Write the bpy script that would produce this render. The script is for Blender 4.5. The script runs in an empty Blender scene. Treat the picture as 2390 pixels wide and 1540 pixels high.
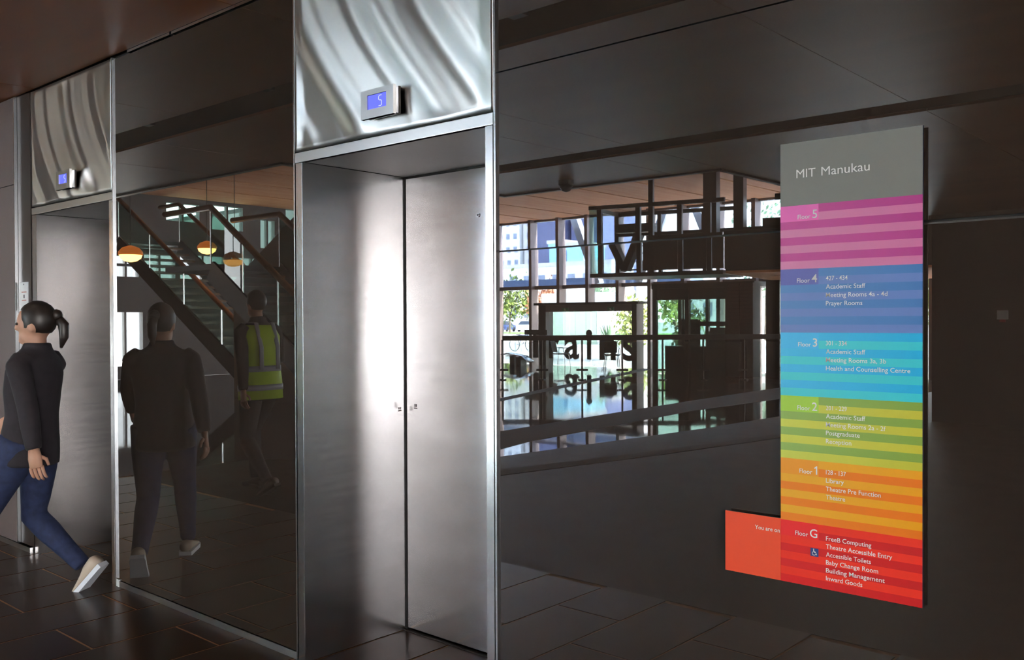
import bpy, bmesh, math, random
from mathutils import Vector, Matrix
random.seed(7)
R = math.radians
SC = bpy.context.scene
COL = SC.collection

# ------------------------------------------------------------------ camera
cam_d = bpy.data.cameras.new('camera')
cam_d.sensor_fit = 'HORIZONTAL'; cam_d.sensor_width = 36.0
cam_d.lens = 36.0 * 2138.62 / 2390.0
cam_d.clip_start = 0.05; cam_d.clip_end = 900
cam = bpy.data.objects.new('camera', cam_d); COL.objects.link(cam)
yaw, pitch, roll = R(41.5387), R(-0.6259), R(-0.2313)
fw = Vector((-math.sin(yaw) * math.cos(pitch), math.cos(yaw) * math.cos(pitch), math.sin(pitch)))
rt = fw.cross(Vector((0, 0, 1))).normalized(); up = rt.cross(fw)
r2 = rt * math.cos(roll) + up * math.sin(roll); u2 = -rt * math.sin(roll) + up * math.cos(roll)
cam.matrix_world = Matrix(((r2.x, u2.x, -fw.x, 0), (r2.y, u2.y, -fw.y, -2.4762), (r2.z, u2.z, -fw.z, 1.55), (0, 0, 0, 1)))
SC.camera = cam

# ------------------------------------------------------------------ sky, sun, exposure
SKY = 33.0
SUN = 240.0
world = bpy.data.worlds.new('world'); SC.world = world; world.use_nodes = True
wn = world.node_tree; wn.nodes.clear()
wo = wn.nodes.new('ShaderNodeOutputWorld'); wb = wn.nodes.new('ShaderNodeBackground')
wtc = wn.nodes.new('ShaderNodeTexCoord'); wsx = wn.nodes.new('ShaderNodeSeparateXYZ'); wcr = wn.nodes.new('ShaderNodeValToRGB')
wn.links.new(wtc.outputs['Generated'], wsx.inputs[0]); wn.links.new(wsx.outputs['Z'], wcr.inputs[0])
wcr.color_ramp.elements[0].position = 0.0; wcr.color_ramp.elements[0].color = (0.98, 0.98, 0.97, 1)
wcr.color_ramp.elements[1].position = 0.7; wcr.color_ramp.elements[1].color = (0.50, 0.68, 1.0, 1)
wn.links.new(wcr.outputs[0], wb.inputs['Color']); wb.inputs['Strength'].default_value = SKY
wn.links.new(wb.outputs[0], wo.inputs['Surface'])
sun_d = bpy.data.lights.new('sun', 'SUN'); sun_d.energy = SUN; sun_d.angle = R(0.6); sun_d.color = (1.0, 0.95, 0.87)
sun = bpy.data.objects.new('sun', sun_d); COL.objects.link(sun)
sun.rotation_euler = Vector((0.80, -0.12, 0.58)).to_track_quat('Z', 'Y').to_euler()   # high over the right of the atrium, along the glass front
SC.view_settings.view_transform = 'Standard'; SC.view_settings.look = 'None'
SC.view_settings.gamma = 1.0; SC.view_settings.use_curve_mapping = False
SC.view_settings.exposure = 0.15

SC.cycles.max_bounces = 8; SC.cycles.diffuse_bounces = 3; SC.cycles.glossy_bounces = 4; SC.cycles.caustics_reflective = False; SC.cycles.caustics_refractive = False

# ------------------------------------------------------------------ helpers
def lin(c):
    return tuple(((v / 255.0) / 12.92 if v / 255.0 <= 0.04045 else ((v / 255.0 + 0.055) / 1.055) ** 2.4) for v in c)

def nodes(m):
    return m.node_tree.nodes, m.node_tree.links

def mat(name, c, rough=0.5, metal=0.0, ior=1.45, vary=0.06, scale=6.0, spec=0.5, rvary=0.0, stretch=None, bump=0.0, emit=None, es=0.0):
    m = bpy.data.materials.new(name); m.use_nodes = True
    n, l = nodes(m); p = n['Principled BSDF']
    col = lin(c)
    p.inputs['Roughness'].default_value = rough; p.inputs['Metallic'].default_value = metal
    p.inputs['IOR'].default_value = ior; p.inputs['Specular IOR Level'].default_value = spec
    p.inputs['Base Color'].default_value = (*col, 1)
    if vary or rvary or bump:
        tc = n.new('ShaderNodeTexCoord'); mp = n.new('ShaderNodeMapping'); nz = n.new('ShaderNodeTexNoise')
        if stretch: mp.inputs['Scale'].default_value = stretch
        nz.inputs['Scale'].default_value = scale; nz.inputs['Detail'].default_value = 4
        l.new(tc.outputs['Object'], mp.inputs[0]); l.new(mp.outputs[0], nz.inputs['Vector'])
        if vary:
            r = n.new('ShaderNodeValToRGB')
            r.color_ramp.elements[0].position = 0.3; r.color_ramp.elements[1].position = 0.7
            r.color_ramp.elements[0].color = (*[v * (1 - vary) for v in col], 1)
            r.color_ramp.elements[1].color = (*[min(1, v * (1 + vary)) for v in col], 1)
            l.new(nz.outputs['Fac'], r.inputs[0]); l.new(r.outputs[0], p.inputs['Base Color'])
        if rvary:
            mr = n.new('ShaderNodeMapRange'); mr.inputs['To Min'].default_value = max(0, rough - rvary); mr.inputs['To Max'].default_value = rough + rvary
            l.new(nz.outputs['Fac'], mr.inputs['Value']); l.new(mr.outputs[0], p.inputs['Roughness'])
        if bump:
            b = n.new('ShaderNodeBump'); b.inputs['Strength'].default_value = bump; b.inputs['Distance'].default_value = 0.01
            l.new(nz.outputs['Fac'], b.inputs['Height']); l.new(b.outputs[0], p.inputs['Normal'])
    if emit:
        p.inputs['Emission Color'].default_value = (*lin(emit), 1); p.inputs['Emission Strength'].default_value = es
    return m

def gradient_mat(name, cl, cr, x0, x1, rough=0.42, k=1.0):
    """print whose colour runs from cl to cr along x"""
    m = bpy.data.materials.new(name); m.use_nodes = True
    n, l = nodes(m); p = n['Principled BSDF']
    tc = n.new('ShaderNodeTexCoord'); sx = n.new('ShaderNodeSeparateXYZ'); mr = n.new('ShaderNodeMapRange'); mx = n.new('ShaderNodeMix'); mx.data_type = 'RGBA'
    mr.inputs['From Min'].default_value = x0; mr.inputs['From Max'].default_value = x1
    l.new(tc.outputs['Object'], sx.inputs[0]); l.new(sx.outputs['X'], mr.inputs['Value']); l.new(mr.outputs[0], mx.inputs['Factor'])
    mx.inputs['A'].default_value = (*[min(.95, v * k) for v in lin(cl)], 1); mx.inputs['B'].default_value = (*[min(.95, v * k) for v in lin(cr)], 1)
    l.new(mx.outputs['Result'], p.inputs['Base Color']); p.inputs['Roughness'].default_value = rough
    p.inputs['Specular IOR Level'].default_value = 0.35
    return m

def steel_mat(name, base=(0.60, 0.58, 0.56), rough=0.30, aniso=0.6, tangent=(0, 0, 1), rv=0.025, scale=(2, 2, 45)):
    """brushed stainless steel: fine horizontal grain, streaks stretched across it"""
    m = bpy.data.materials.new(name); m.use_nodes = True
    n, l = nodes(m); p = n['Principled BSDF']
    p.inputs['Metallic'].default_value = 1.0
    p.inputs['Anisotropic'].default_value = aniso
    cx = n.new('ShaderNodeCombineXYZ')
    for i in range(3): cx.inputs[i].default_value = tangent[i]
    l.new(cx.outputs[0], p.inputs['Tangent'])
    tc = n.new('ShaderNodeTexCoord'); mp = n.new('ShaderNodeMapping'); mp.inputs['Scale'].default_value = scale
    nz = n.new('ShaderNodeTexNoise'); nz.inputs['Scale'].default_value = 1.0; nz.inputs['Detail'].default_value = 3
    l.new(tc.outputs['Object'], mp.inputs[0]); l.new(mp.outputs[0], nz.inputs['Vector'])
    n2 = n.new('ShaderNodeTexNoise'); n2.inputs['Scale'].default_value = 2.3; n2.inputs['Detail'].default_value = 5; n2.inputs['Roughness'].default_value = 0.6
    l.new(tc.outputs['Object'], n2.inputs['Vector'])
    ad = n.new('ShaderNodeMath'); ad.operation = 'MULTIPLY'; l.new(nz.outputs['Fac'], ad.inputs[0]); l.new(n2.outputs['Fac'], ad.inputs[1])
    mr = n.new('ShaderNodeMapRange'); mr.inputs['From Min'].default_value = 0.1; mr.inputs['From Max'].default_value = 0.4
    mr.inputs['To Min'].default_value = rough - rv; mr.inputs['To Max'].default_value = rough + rv
    l.new(ad.outputs[0], mr.inputs['Value']); l.new(mr.outputs[0], p.inputs['Roughness'])
    r = n.new('ShaderNodeValToRGB'); r.color_ramp.elements[0].position = 0.35; r.color_ramp.elements[1].position = 0.65
    r.color_ramp.elements[0].color = (*[v * 0.94 for v in base], 1); r.color_ramp.elements[1].color = (*base, 1)
    l.new(n2.outputs['Fac'], r.inputs[0]); l.new(r.outputs[0], p.inputs['Base Color'])
    return m

def glass_mat(name, tint=(0.92, 0.96, 0.95), refl=0.10, rough=0.0):
    """thin architectural pane: lets light straight through, mirrors a little"""
    m = bpy.data.materials.new(name); m.use_nodes = True
    n, l = nodes(m); n.remove(n['Principled BSDF']); o = n['Material Output']
    t = n.new('ShaderNodeBsdfTransparent'); t.inputs[0].default_value = (*tint, 1)
    g = n.new('ShaderNodeBsdfGlossy'); g.inputs['Roughness'].default_value = rough; g.inputs['Color'].default_value = (0.9, 0.95, 0.95, 1)
    f = n.new('ShaderNodeFresnel'); f.inputs[0].default_value = 1.0 + 2.2 * refl * 2
    ge = n.new('ShaderNodeNewGeometry'); sb = n.new('ShaderNodeMath'); sb.operation = 'SUBTRACT'; sb.inputs[0].default_value = 1.0; sb.use_clamp = True
    mu = n.new('ShaderNodeMath'); mu.operation = 'MULTIPLY'
    l.new(ge.outputs['Backfacing'], sb.inputs[1]); l.new(sb.outputs[0], mu.inputs[0]); l.new(f.outputs[0], mu.inputs[1])
    mx = n.new('ShaderNodeMixShader'); l.new(mu.outputs[0], mx.inputs[0]); l.new(t.outputs[0], mx.inputs[1]); l.new(g.outputs[0], mx.inputs[2])
    l.new(mx.outputs[0], o.inputs['Surface'])
    return m

def wood_mat(name, c1, c2, rough=0.35, scale=(0.6, 14, 14), bumpy=0.0):
    m = bpy.data.materials.new(name); m.use_nodes = True
    n, l = nodes(m); p = n['Principled BSDF']
    tc = n.new('ShaderNodeTexCoord'); mp = n.new('ShaderNodeMapping'); mp.inputs['Scale'].default_value = scale
    nz = n.new('ShaderNodeTexNoise'); nz.inputs['Scale'].default_value = 1.0; nz.inputs['Detail'].default_value = 6; nz.inputs['Distortion'].default_value = 0.6
    oi = n.new('ShaderNodeObjectInfo'); va = n.new('ShaderNodeVectorMath'); va.operation = 'ADD'
    l.new(tc.outputs['Object'], mp.inputs[0]); l.new(mp.outputs[0], va.inputs[0]); l.new(oi.outputs['Random'], va.inputs[1]); l.new(va.outputs[0], nz.inputs['Vector'])
    r = n.new('ShaderNodeValToRGB'); r.color_ramp.elements[0].position = 0.3; r.color_ramp.elements[1].position = 0.7
    r.color_ramp.elements[0].color = (*lin(c1), 1); r.color_ramp.elements[1].color = (*lin(c2), 1)
    l.new(nz.outputs['Fac'], r.inputs[0]); l.new(r.outputs[0], p.inputs['Base Color'])
    p.inputs['Roughness'].default_value = rough
    return m

def box(bm, x0, x1, y0, y1, z0, z1):
    if x0 > x1: x0, x1 = x1, x0
    if y0 > y1: y0, y1 = y1, y0
    if z0 > z1: z0, z1 = z1, z0
    v = [bm.verts.new(c) for c in ((x0, y0, z0), (x1, y0, z0), (x1, y1, z0), (x0, y1, z0), (x0, y0, z1), (x1, y0, z1), (x1, y1, z1), (x0, y1, z1))]
    fs = []
    for f in ((3, 2, 1, 0), (4, 5, 6, 7), (0, 1, 5, 4), (1, 2, 6, 5), (2, 3, 7, 6), (3, 0, 4, 7)):
        fs.append(bm.faces.new([v[i] for i in f]))
    return fs

def bar(bm, a, b, w, h=None, upv=(0, 0, 1)):
    """a straight bar of rectangular section from a to b"""
    a, b = Vector(a), Vector(b); h = h or w
    d = (b - a).normalized(); u = Vector(upv)
    if abs(d.dot(u)) > 0.98: u = Vector((1, 0, 0))
    s = d.cross(u).normalized(); t = s.cross(d).normalized()
    v = [bm.verts.new(p + s * sx * w / 2 + t * sy * h / 2) for p in (a, b) for sx, sy in ((-1, -1), (1, -1), (1, 1), (-1, 1))]
    for f in ((0, 1, 2, 3), (7, 6, 5, 4), (0, 4, 5, 1), (1, 5, 6, 2), (2, 6, 7, 3), (3, 7, 4, 0)):
        bm.faces.new([v[i] for i in f])

def tube(bm, pts, rad, seg=10, cap=True):
    """round tube along pts; rad a number, or a list of numbers or (side, up) pairs"""
    pts = [Vector(p) for p in pts]; n = len(pts)
    rads = rad if isinstance(rad, (list, tuple)) else [rad] * n
    rings = []; prev = None
    for i, p in enumerate(pts):
        d = (pts[min(i + 1, n - 1)] - pts[max(i - 1, 0)]).normalized()
        if prev is None:
            u = Vector((0, 1, 0)) if abs(d.y) < 0.9 else Vector((1, 0, 0))
        else: u = prev
        s = (u - d * u.dot(d)).normalized(); prev = s; t = d.cross(s)
        ra = rads[i] if isinstance(rads[i], (list, tuple)) else (rads[i], rads[i])
        rings.append([bm.verts.new(p + s * math.cos(2 * math.pi * k / seg) * ra[0] + t * math.sin(2 * math.pi * k / seg) * ra[1]) for k in range(seg)])
    for a, b in zip(rings, rings[1:]):
        for k in range(seg): bm.faces.new((a[k], a[(k + 1) % seg], b[(k + 1) % seg], b[k]))
    if cap:
        bm.faces.new(list(reversed(rings[0]))); bm.faces.new(rings[-1])

def lathe(bm, prof, c=(0, 0, 0), seg=20):
    rings = []
    for r, z in prof:
        rings.append([bm.verts.new((c[0] + r * math.cos(2 * math.pi * k / seg), c[1] + r * math.sin(2 * math.pi * k / seg), c[2] + z)) for k in range(seg)])
    for a, b in zip(rings, rings[1:]):
        for k in range(seg): bm.faces.new((a[k], a[(k + 1) % seg], b[(k + 1) % seg], b[k]))
    bm.faces.new(list(reversed(rings[0]))); bm.faces.new(rings[-1])

def ball(bm, c, r, sub=2):
    m = bmesh.ops.create_icosphere(bm, subdivisions=sub, radius=1.0)
    rr = r if isinstance(r, (tuple, list)) else (r, r, r)
    for v in m['verts']: v.co = Vector((c[0] + v.co.x * rr[0], c[1] + v.co.y * rr[1], c[2] + v.co.z * rr[2]))

def obj(name, bm, m, parent=None, smooth=False, bevel=0.0, origin=None):
    if bevel:
        bmesh.ops.bevel(bm, geom=list(bm.edges), offset=bevel, segments=2, affect='EDGES', profile=0.7)
    bmesh.ops.recalc_face_normals(bm, faces=bm.faces)
    me = bpy.data.meshes.new(name); bm.to_mesh(me); bm.free()
    for mm in (m if isinstance(m, (list, tuple)) else [m]): me.materials.append(mm)
    if smooth: me.polygons.foreach_set('use_smooth', [True] * len(me.polygons))
    o = bpy.data.objects.new(name, me); COL.objects.link(o)
    if parent:
        o.parent = parent; o.matrix_parent_inverse = parent.matrix_world.inverted() if False else Matrix.Translation(-Vector(parent['_base'])) if '_base' in parent else Matrix()
    return o

def tag(o, label, cat, group=None, kind=None):
    o['label'] = label; o['category'] = cat
    if group: o['group'] = group
    if kind: o['kind'] = kind
    return o

def thing(name, label, cat, loc=(0, 0, 0), group=None, kind=None):
    """an Empty at the thing's base; parts are written in world metres"""
    o = bpy.data.objects.new(name, None); COL.objects.link(o); o.location = loc
    o['_base'] = tuple(loc); o.empty_display_size = 0.2
    return tag(o, label, cat, group, kind)

def B(name, m, parent, *boxes, bevel=0.0):
    bm = bmesh.new()
    for b in boxes: box(bm, *b)
    return obj(name, bm, m, parent, bevel=bevel)

def text(name, s, x, z, y, m, parent, size=None, width=None, height=None, right=False, bold=0.0, zsize=None):
    """lettering lying in the xz plane, facing -y; baseline at z"""
    cu = bpy.data.curves.new(name, 'FONT'); cu.body = s; cu.size = 1.0; cu.extrude = 0.0; cu.offset = bold; cu.resolution_u = 3
    tmp = bpy.data.objects.new('tmp', cu); COL.objects.link(tmp)
    me = bpy.data.meshes.new_from_object(tmp.evaluated_get(bpy.context.evaluated_depsgraph_get()))
    bpy.data.objects.remove(tmp); bpy.data.curves.remove(cu)
    xs = [v.co.x for v in me.vertices]; ys = [v.co.y for v in me.vertices]
    x0, x1, yy = min(xs), max(xs), max(ys)
    sx = sz = size or 1.0
    if width: sx = width / (x1 - x0); sz = sx
    if height: sz = height / yy
    if height and not width: sx = sz
    if zsize: sz = zsize
    ox = x - (x1 - x0) * sx if right else x
    for v in me.vertices:
        v.co = Vector((ox + (v.co.x - x0) * sx, y, z + v.co.y * sz))
    me.materials.append(m); me.name = name
    o = bpy.data.objects.new(name, me); COL.objects.link(o); o.parent = parent
    if '_base' in parent: o.matrix_parent_inverse = Matrix.Translation(-Vector(parent['_base']))
    return o

def copy_tree(o, parent=None, delta=None):
    c = o.copy(); COL.objects.link(c); c.parent = parent
    if delta is not None: c.location = o.location + Vector(delta)
    for ch in o.children: copy_tree(ch, c)
    return c

# ------------------------------------------------------------------ materials
M = {}
M['wall'] = mat('dark_gloss_panel', (48, 40, 34), rough=0.008, ior=1.85, vary=0.05, scale=0.8, spec=0.5)
M['wall_grey'] = mat('grey_satin_panel', (112, 100, 97), rough=0.22, ior=1.5, vary=0.05, scale=1.2)
M['black_gap'] = mat('black_recess', (16, 13, 12), rough=0.6, vary=0.1)
M['column'] = mat('dark_bronze_column', (46, 38, 35), rough=0.35, vary=0.08, scale=2)
M['steel'] = steel_mat('brushed_steel', rough=0.30, aniso=0.55)
M['steel_wavy'] = steel_mat('brushed_steel_sheet', base=(0.68, 0.66, 0.63), rough=0.34, aniso=0.9, rv=0.02)
M['steel_door'] = steel_mat('brushed_steel_door', base=(0.62, 0.60, 0.59), rough=0.21, aniso=0.45)
M['steel_soffit'] = steel_mat('brushed_steel_soffit', base=(0.52, 0.50, 0.49), rough=0.5, aniso=0.3, tangent=(0, 1, 0))
M['steel_edge'] = steel_mat('polished_steel_edge', base=(0.72, 0.72, 0.72), rough=0.22, aniso=0.2)
M['tile'] = mat('dark_brown_floor_tile', (54, 35, 23), rough=0.30, ior=1.45, spec=0.35, vary=0.12, scale=1.7)
_n, _l = nodes(M['tile']); _ge = _n.new('ShaderNodeNewGeometry')      # let the mottling run on from tile to tile
_l.new(_ge.outputs['Position'], next(q for q in _n if q.type == 'MAPPING').inputs[0])
M['grout'] = mat('pale_brown_grout', (205, 160, 122), rough=0.9, vary=0.15, scale=8)
M['polished'] = mat('polished_dark_floor', (58, 52, 50), rough=0.035, ior=1.95, vary=0.10, scale=1.0, rvary=0.02)
M['strip'] = mat('matt_dark_floor_strip', (46, 40, 37), rough=0.75, vary=0.1)
M['ply'] = wood_mat('varnished_plywood', (134, 76, 40), (154, 92, 52), rough=0.40, scale=(0.35, 2.2, 2.2))
M['timber'] = wood_mat('pale_timber_boards', (226, 144, 98), (240, 172, 126), rough=0.7, scale=(9, 0.5, 9))
M['timber'].node_tree.nodes['Principled BSDF'].inputs['Specular IOR Level'].default_value = 0.2
M['dark_metal'] = mat('dark_bronze_metal', (52, 44, 40), rough=0.4, metal=0.3, vary=0.08)
M['black'] = mat('black_metal', (22, 20, 20), rough=0.4, vary=0.1)
M['white'] = mat('white_paint', (232, 232, 230), rough=0.5, vary=0.03)
M['plaster'] = mat('grey_plaster', (120, 116, 114), rough=0.7, vary=0.06)
M['glass'] = glass_mat('clear_glass')
M['glass_green'] = glass_mat('green_glass', tint=(0.62, 0.78, 0.72), refl=0.14)
M['glass_dark'] = glass_mat('smoked_glass', tint=(0.20, 0.20, 0.19), refl=0.12)
M['handrail'] = wood_mat('stained_timber_handrail', (116, 68, 36), (146, 90, 50), rough=0.3)
M['letter_white'] = mat('white_lettering', (246, 244, 240), rough=0.5, vary=0.0)
M['trains'] = mat('charcoal_vinyl_lettering', (50, 50, 46), rough=0.5, vary=0.05)

# ------------------------------------------------------------------ the setting: floor
X0T, TW, TL = -5.191, 0.4145, 0.84     # tile columns run away from the wall, half bond
LIFTS = ((-3.498, -3.443, -2.314, -2.272), (-6.478, -6.400, -5.345, -5.305))   # outer left, opening left, opening right, outer right
fl = thing('floor', 'dark brown tiled lobby floor with pale grout', 'floor', kind='structure')
B('grout_bed', M['grout'], fl, (-9.0, 0.5, -1.86, 0.62, -0.06, -0.0025))
tile_mesh = {}
def tile(x0, x1, y0, y1):
    g = 0.0055
    x0 += g; x1 -= g
    key = (round(x1 - x0, 3), round(y1 - y0, 3))
    if key not in tile_mesh:
        bm = bmesh.new(); w, h = x1 - x0, y1 - y0
        box(bm, 0, w, 0, h, -0.02, 0)
        top = [e for e in bm.edges if all(abs(v.co.z) < 1e-6 for v in e.verts)]
        bmesh.ops.bevel(bm, geom=top, offset=0.0015, segments=1, affect='EDGES')
        bmesh.ops.recalc_face_normals(bm, faces=bm.faces)
        me = bpy.data.meshes.new('tile'); bm.to_mesh(me); bm.free(); me.materials.append(M['tile']); tile_mesh[key] = me
    o = bpy.data.objects.new('tile', tile_mesh[key]); COL.objects.link(o); o.parent = fl; o.location = (x0, y0, 0)
g = 0.0055
for k in range(-9, 13):
    xa, xb = X0T + k * TW, X0T + (k + 1) * TW
    joints = [(-0.14 if k % 2 == 0 else -0.56) + TL * j for j in range(-3, 3)]
    for ya, yb in zip(joints, joints[1:]):
        ya2, yb2 = max(ya + g, -1.86), yb - g
        if yb2 <= -1.8: continue
        # in front of the wall
        if ya2 < 0: tile(xa, xb, ya2, min(yb2, 0.004))
        # inside the lift recesses
        for (ol, a, b, o_r) in LIFTS:
            xa2, xb2 = max(xa, a), min(xb, b)
            lo, hi = max(ya2, 0.004), min(yb2, 0.60)
            if xb2 - xa2 > 0.02 and hi - lo > 0.02: tile(xa2, xb2, lo, hi)
# stone floor around the built tiles and the polished atrium floor
def plane(name, pts, z, m, label, cat, kind='structure', thick=0.05):
    bm = bmesh.new(); a = [bm.verts.new((x, y, z)) for x, y in pts]; b = [bm.verts.new((x, y, z - thick)) for x, y in pts]
    bm.faces.new(a); bm.faces.new(list(reversed(b))); n = len(pts)
    for i in range(n): bm.faces.new((a[i], b[i], b[(i + 1) % n], a[(i + 1) % n]))
    return tag(obj(name, bm, m), label, cat, kind=kind)
tb = mat('dark_brown_floor_tile_far', (40, 27, 19), rough=0.5, spec=0.2, vary=0.2, scale=3.5, rvary=0.08)
n_, l_ = nodes(tb); bt = n_.new('ShaderNodeTexBrick'); tcx = n_.new('ShaderNodeTexCoord'); mpx = n_.new('ShaderNodeMapping')
mpx.inputs['Rotation'].default_value = (0, 0, R(90)); bt.inputs['Scale'].default_value = 1.0; bt.inputs['Brick Width'].default_value = TL; bt.inputs['Row Height'].default_value = TW
bt.inputs['Mortar Size'].default_value = 0.004; bt.inputs['Color1'].default_value = (*lin((40, 27, 19)), 1); bt.inputs['Color2'].default_value = (*lin((44, 30, 22)), 1); bt.inputs['Mortar'].default_value = (*lin((56, 42, 32)), 1)
l_.new(tcx.outputs['Object'], mpx.inputs[0]); l_.new(mpx.outputs[0], bt.inputs['Vector']); l_.new(bt.outputs['Color'], n_['Principled BSDF'].inputs['Base Color'])
plane('floor_lobby', [(-9.0, -1.86), (0.5, -1.86), (0.5, 0.0), (9, 0.0), (9, -22), (-6.0, -22), (-6.6, -9), (-7.0, -5.2), (-9.0, -3.2)], -0.0005, tb, 'dark tiled floor running out into the lobby', 'floor')
plane('floor_atrium', [(-9.0, 0.0), (-9.0, -3.2), (-7.0, -5.2), (-6.6, -9), (-6.0, -22), (-49.2, -22), (-49.2, -14.8), (-24, -14.8), (-24, 0.0)], -0.0006, M['polished'], 'polished dark atrium floor mirroring the daylight', 'floor')
def strip(pts, w, label):
    bm = bmesh.new(); top = []
    for i, (x, y) in enumerate(pts):
        a = Vector(pts[max(0, i - 1)]); b = Vector(pts[min(len(pts) - 1, i + 1)]); d = (b - a).normalized(); nn = Vector((-d.y, d.x))
        ww = w[i] if isinstance(w, (list, tuple)) else w
        top.append([bm.verts.new((x + nn.x * ww / 2 * s, y + nn.y * ww / 2 * s, z)) for s in (-1, 1) for z in (0.004, -0.01)])
    for p, q in zip(top, top[1:]):
        bm.faces.new((p[0], p[2], q[2], q[0])); bm.faces.new((p[0], q[0], q[1], p[1])); bm.faces.new((p[2], p[3], q[3], q[2]))
    return tag(obj('floor_strip', bm, M['strip']), label, 'floor strip', kind='structure')
strip([(-11.7, -9.9), (-12.0, -10.7), (-13.1, -13.8), (-15.9, -21.9)], [0.25, 0.25, 0.3, 0.35], 'thin dark strip curving away over the polished floor')
strip([(-7.7, -5.0), (-8.05, -6.3), (-8.45, -11.1), (-8.5, -15.6), (-8.5, -21.5)], [0.9, 0.95, 0.9, 1.3, 1.4], 'wide matt dark strip crossing the polished floor')
strip([(-6.35, -3.9), (-6.25, -4.4), (-5.8, -6.5), (-5.3, -9.5)], [0.28, 0.28, 0.25, 0.25], 'narrow dark strip nearest the lift wall')

# ------------------------------------------------------------------ the lift wall
H = 3.095
wl = thing('wall_lifts', 'dark glossy panelled lift wall mirroring the atrium', 'wall', kind='structure')
def panel(x0, x1, z0, z1, m=None, y0=0.0, tilt=0.0):
    bm = bmesh.new(); box(bm, x0, x1, y0, y0 + 0.018, z0, z1)
    if tilt:
        for v in bm.verts: v.co.y += (v.co.x - x0) * tilt
    return obj('wall_panel', bm, m or M['wall'], wl)
panel(-2.262, 3.2, 0.036, 1.797, tilt=-0.0006)
panel(-2.262, 3.2, 1.803, 2.450)
panel(-2.262, 3.2, 2.455, 3.077)
panel(-5.296, -3.508, 0.036, 3.077)
panel(3.206, 7.0, 0.036, 3.083)
panel(-9.6, -6.715, 0.036, 2.488, M['wall_grey'], y0=-0.03)
panel(-9.6, -6.715, 2.494, 3.085, M['wall_grey'], y0=-0.03)
B('backing', M['black_gap'], wl, (-2.27, 7.0, 0.019, 0.25, 0, 3.3), (-5.30, -3.505, 0.019, 0.25, 0, 3.3), (-9.6, -6.48, 0.019, 0.25, 0, 3.3), (-9.6, 7.0, 0.019, 0.3, 3.1, 5.3))
B('sun_block_wall', M['black_gap'], wl, (-24.3, 9.0, 0.70, 0.95, -0.2, 5.25))  # unseen slab added behind the lifts to stop sun leaking through gaps
B('sun_block_floor', M['black_gap'], wl, (-24.3, 9.0, 0.02, 0.95, -0.2, -0.06))  # unseen slab added below, closing the same light leak
B('call_strip', M['column'], wl, (-6.70, -6.485, -0.012, 0.02, 0.036, 3.085))
# stainless trims: skirting, panel edges, ceiling line, pale bead under the right-hand joint
B('baseboard_lifts', M['steel'], wl, (-2.262, 7.0, -0.006, 0.0, 0.0, 0.034))
B('baseboard_lifts', M['steel'], wl, (-5.296, -3.508, -0.006, 0.0, 0.0, 0.034))
B('baseboard_lifts', M['steel'], wl, (-9.6, -6.49, -0.036, -0.005, 0.0, 0.034))
B('corner_cap', M['white'], wl, (-5.294, -5.262, -0.009, 0.0, 0.0, 0.042))
for x in (-5.2995, -3.5035, -2.2665):
    B('edge_trim', M['steel_edge'], wl, (x - 0.0045, x + 0.0045, -0.010, 0.015, 0.0, 3.088))
B('edge_trim', M['steel_edge'], wl, (-6.714, -6.704, -0.034, 0.0, 0.0, 3.088))
B('ceiling_bead', M['steel_edge'], wl, (-5.10, -4.62, -0.011, 0.004, 3.079, 3.0935), (-4.60, 7.0, -0.011, 0.004, 3.079, 3.0935))
B('joint_bead', M['black_gap'], wl, (-2.26, 3.2, 0.012, 0.018, 1.797, 1.803))
B('joint_bead', M['column'], wl, (-0.80, 3.2, -0.0012, 0.002, 1.7915, 1.7965))

# ------------------------------------------------------------------ lifts
def wavy(x0, x1, z0, z1, y, name, parent, seed, nx=90, nz=36):
    """sheet steel that has oil-canned: a grid with gentle ripples that lean over towards the bottom"""
    rnd = random.Random(seed); ph = [rnd.uniform(0, 6.28) for _ in range(6)]
    bm = bmesh.new(); w, h = x1 - x0, z1 - z0; rows = []
    for j in range(nz + 1):
        row = []
        for i in range(nx + 1):
            u, v = i / nx, j / nz
            lean = 0.30 * (1 - v) ** 1.7 + 0.05 * math.sin(3 * v + ph[0])
            s = u - lean
            edge = min(1, min(u, 1 - u) / 0.05) * min(1, min(v, 1 - v) / 0.06)
            d = 0.0030 * math.sin(2 * math.pi * 3.6 * s + ph[1]) + 0.0014 * math.sin(2 * math.pi * 6.7 * s + ph[2] + 1.2 * v) + 0.0060 * math.sin(2 * math.pi * 1.5 * s + ph[3]) + 0.00045 * math.sin(2 * math.pi * 13 * s + ph[4])
            d += 0.0030 * math.sin(2 * math.pi * 0.9 * v + ph[5] + 2 * u)
            row.append(bm.verts.new((x0 + u * w, y - 0.003 + d * edge, z0 + v * h)))
        rows.append(row)
    for a, b in zip(rows, rows[1:]):
        for i in range(nx): bm.faces.new((a[i], a[i + 1], b[i + 1], b[i]))
    edge_loop = [e for e in bm.edges if e.is_boundary]
    r = bmesh.ops.extrude_edge_only(bm, edges=edge_loop)
    for v in r['geom']:
        if isinstance(v, bmesh.types.BMVert): v.co.y = y + 0.02
    return obj(name, bm, M['steel_wavy'], parent, smooth=True)

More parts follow.
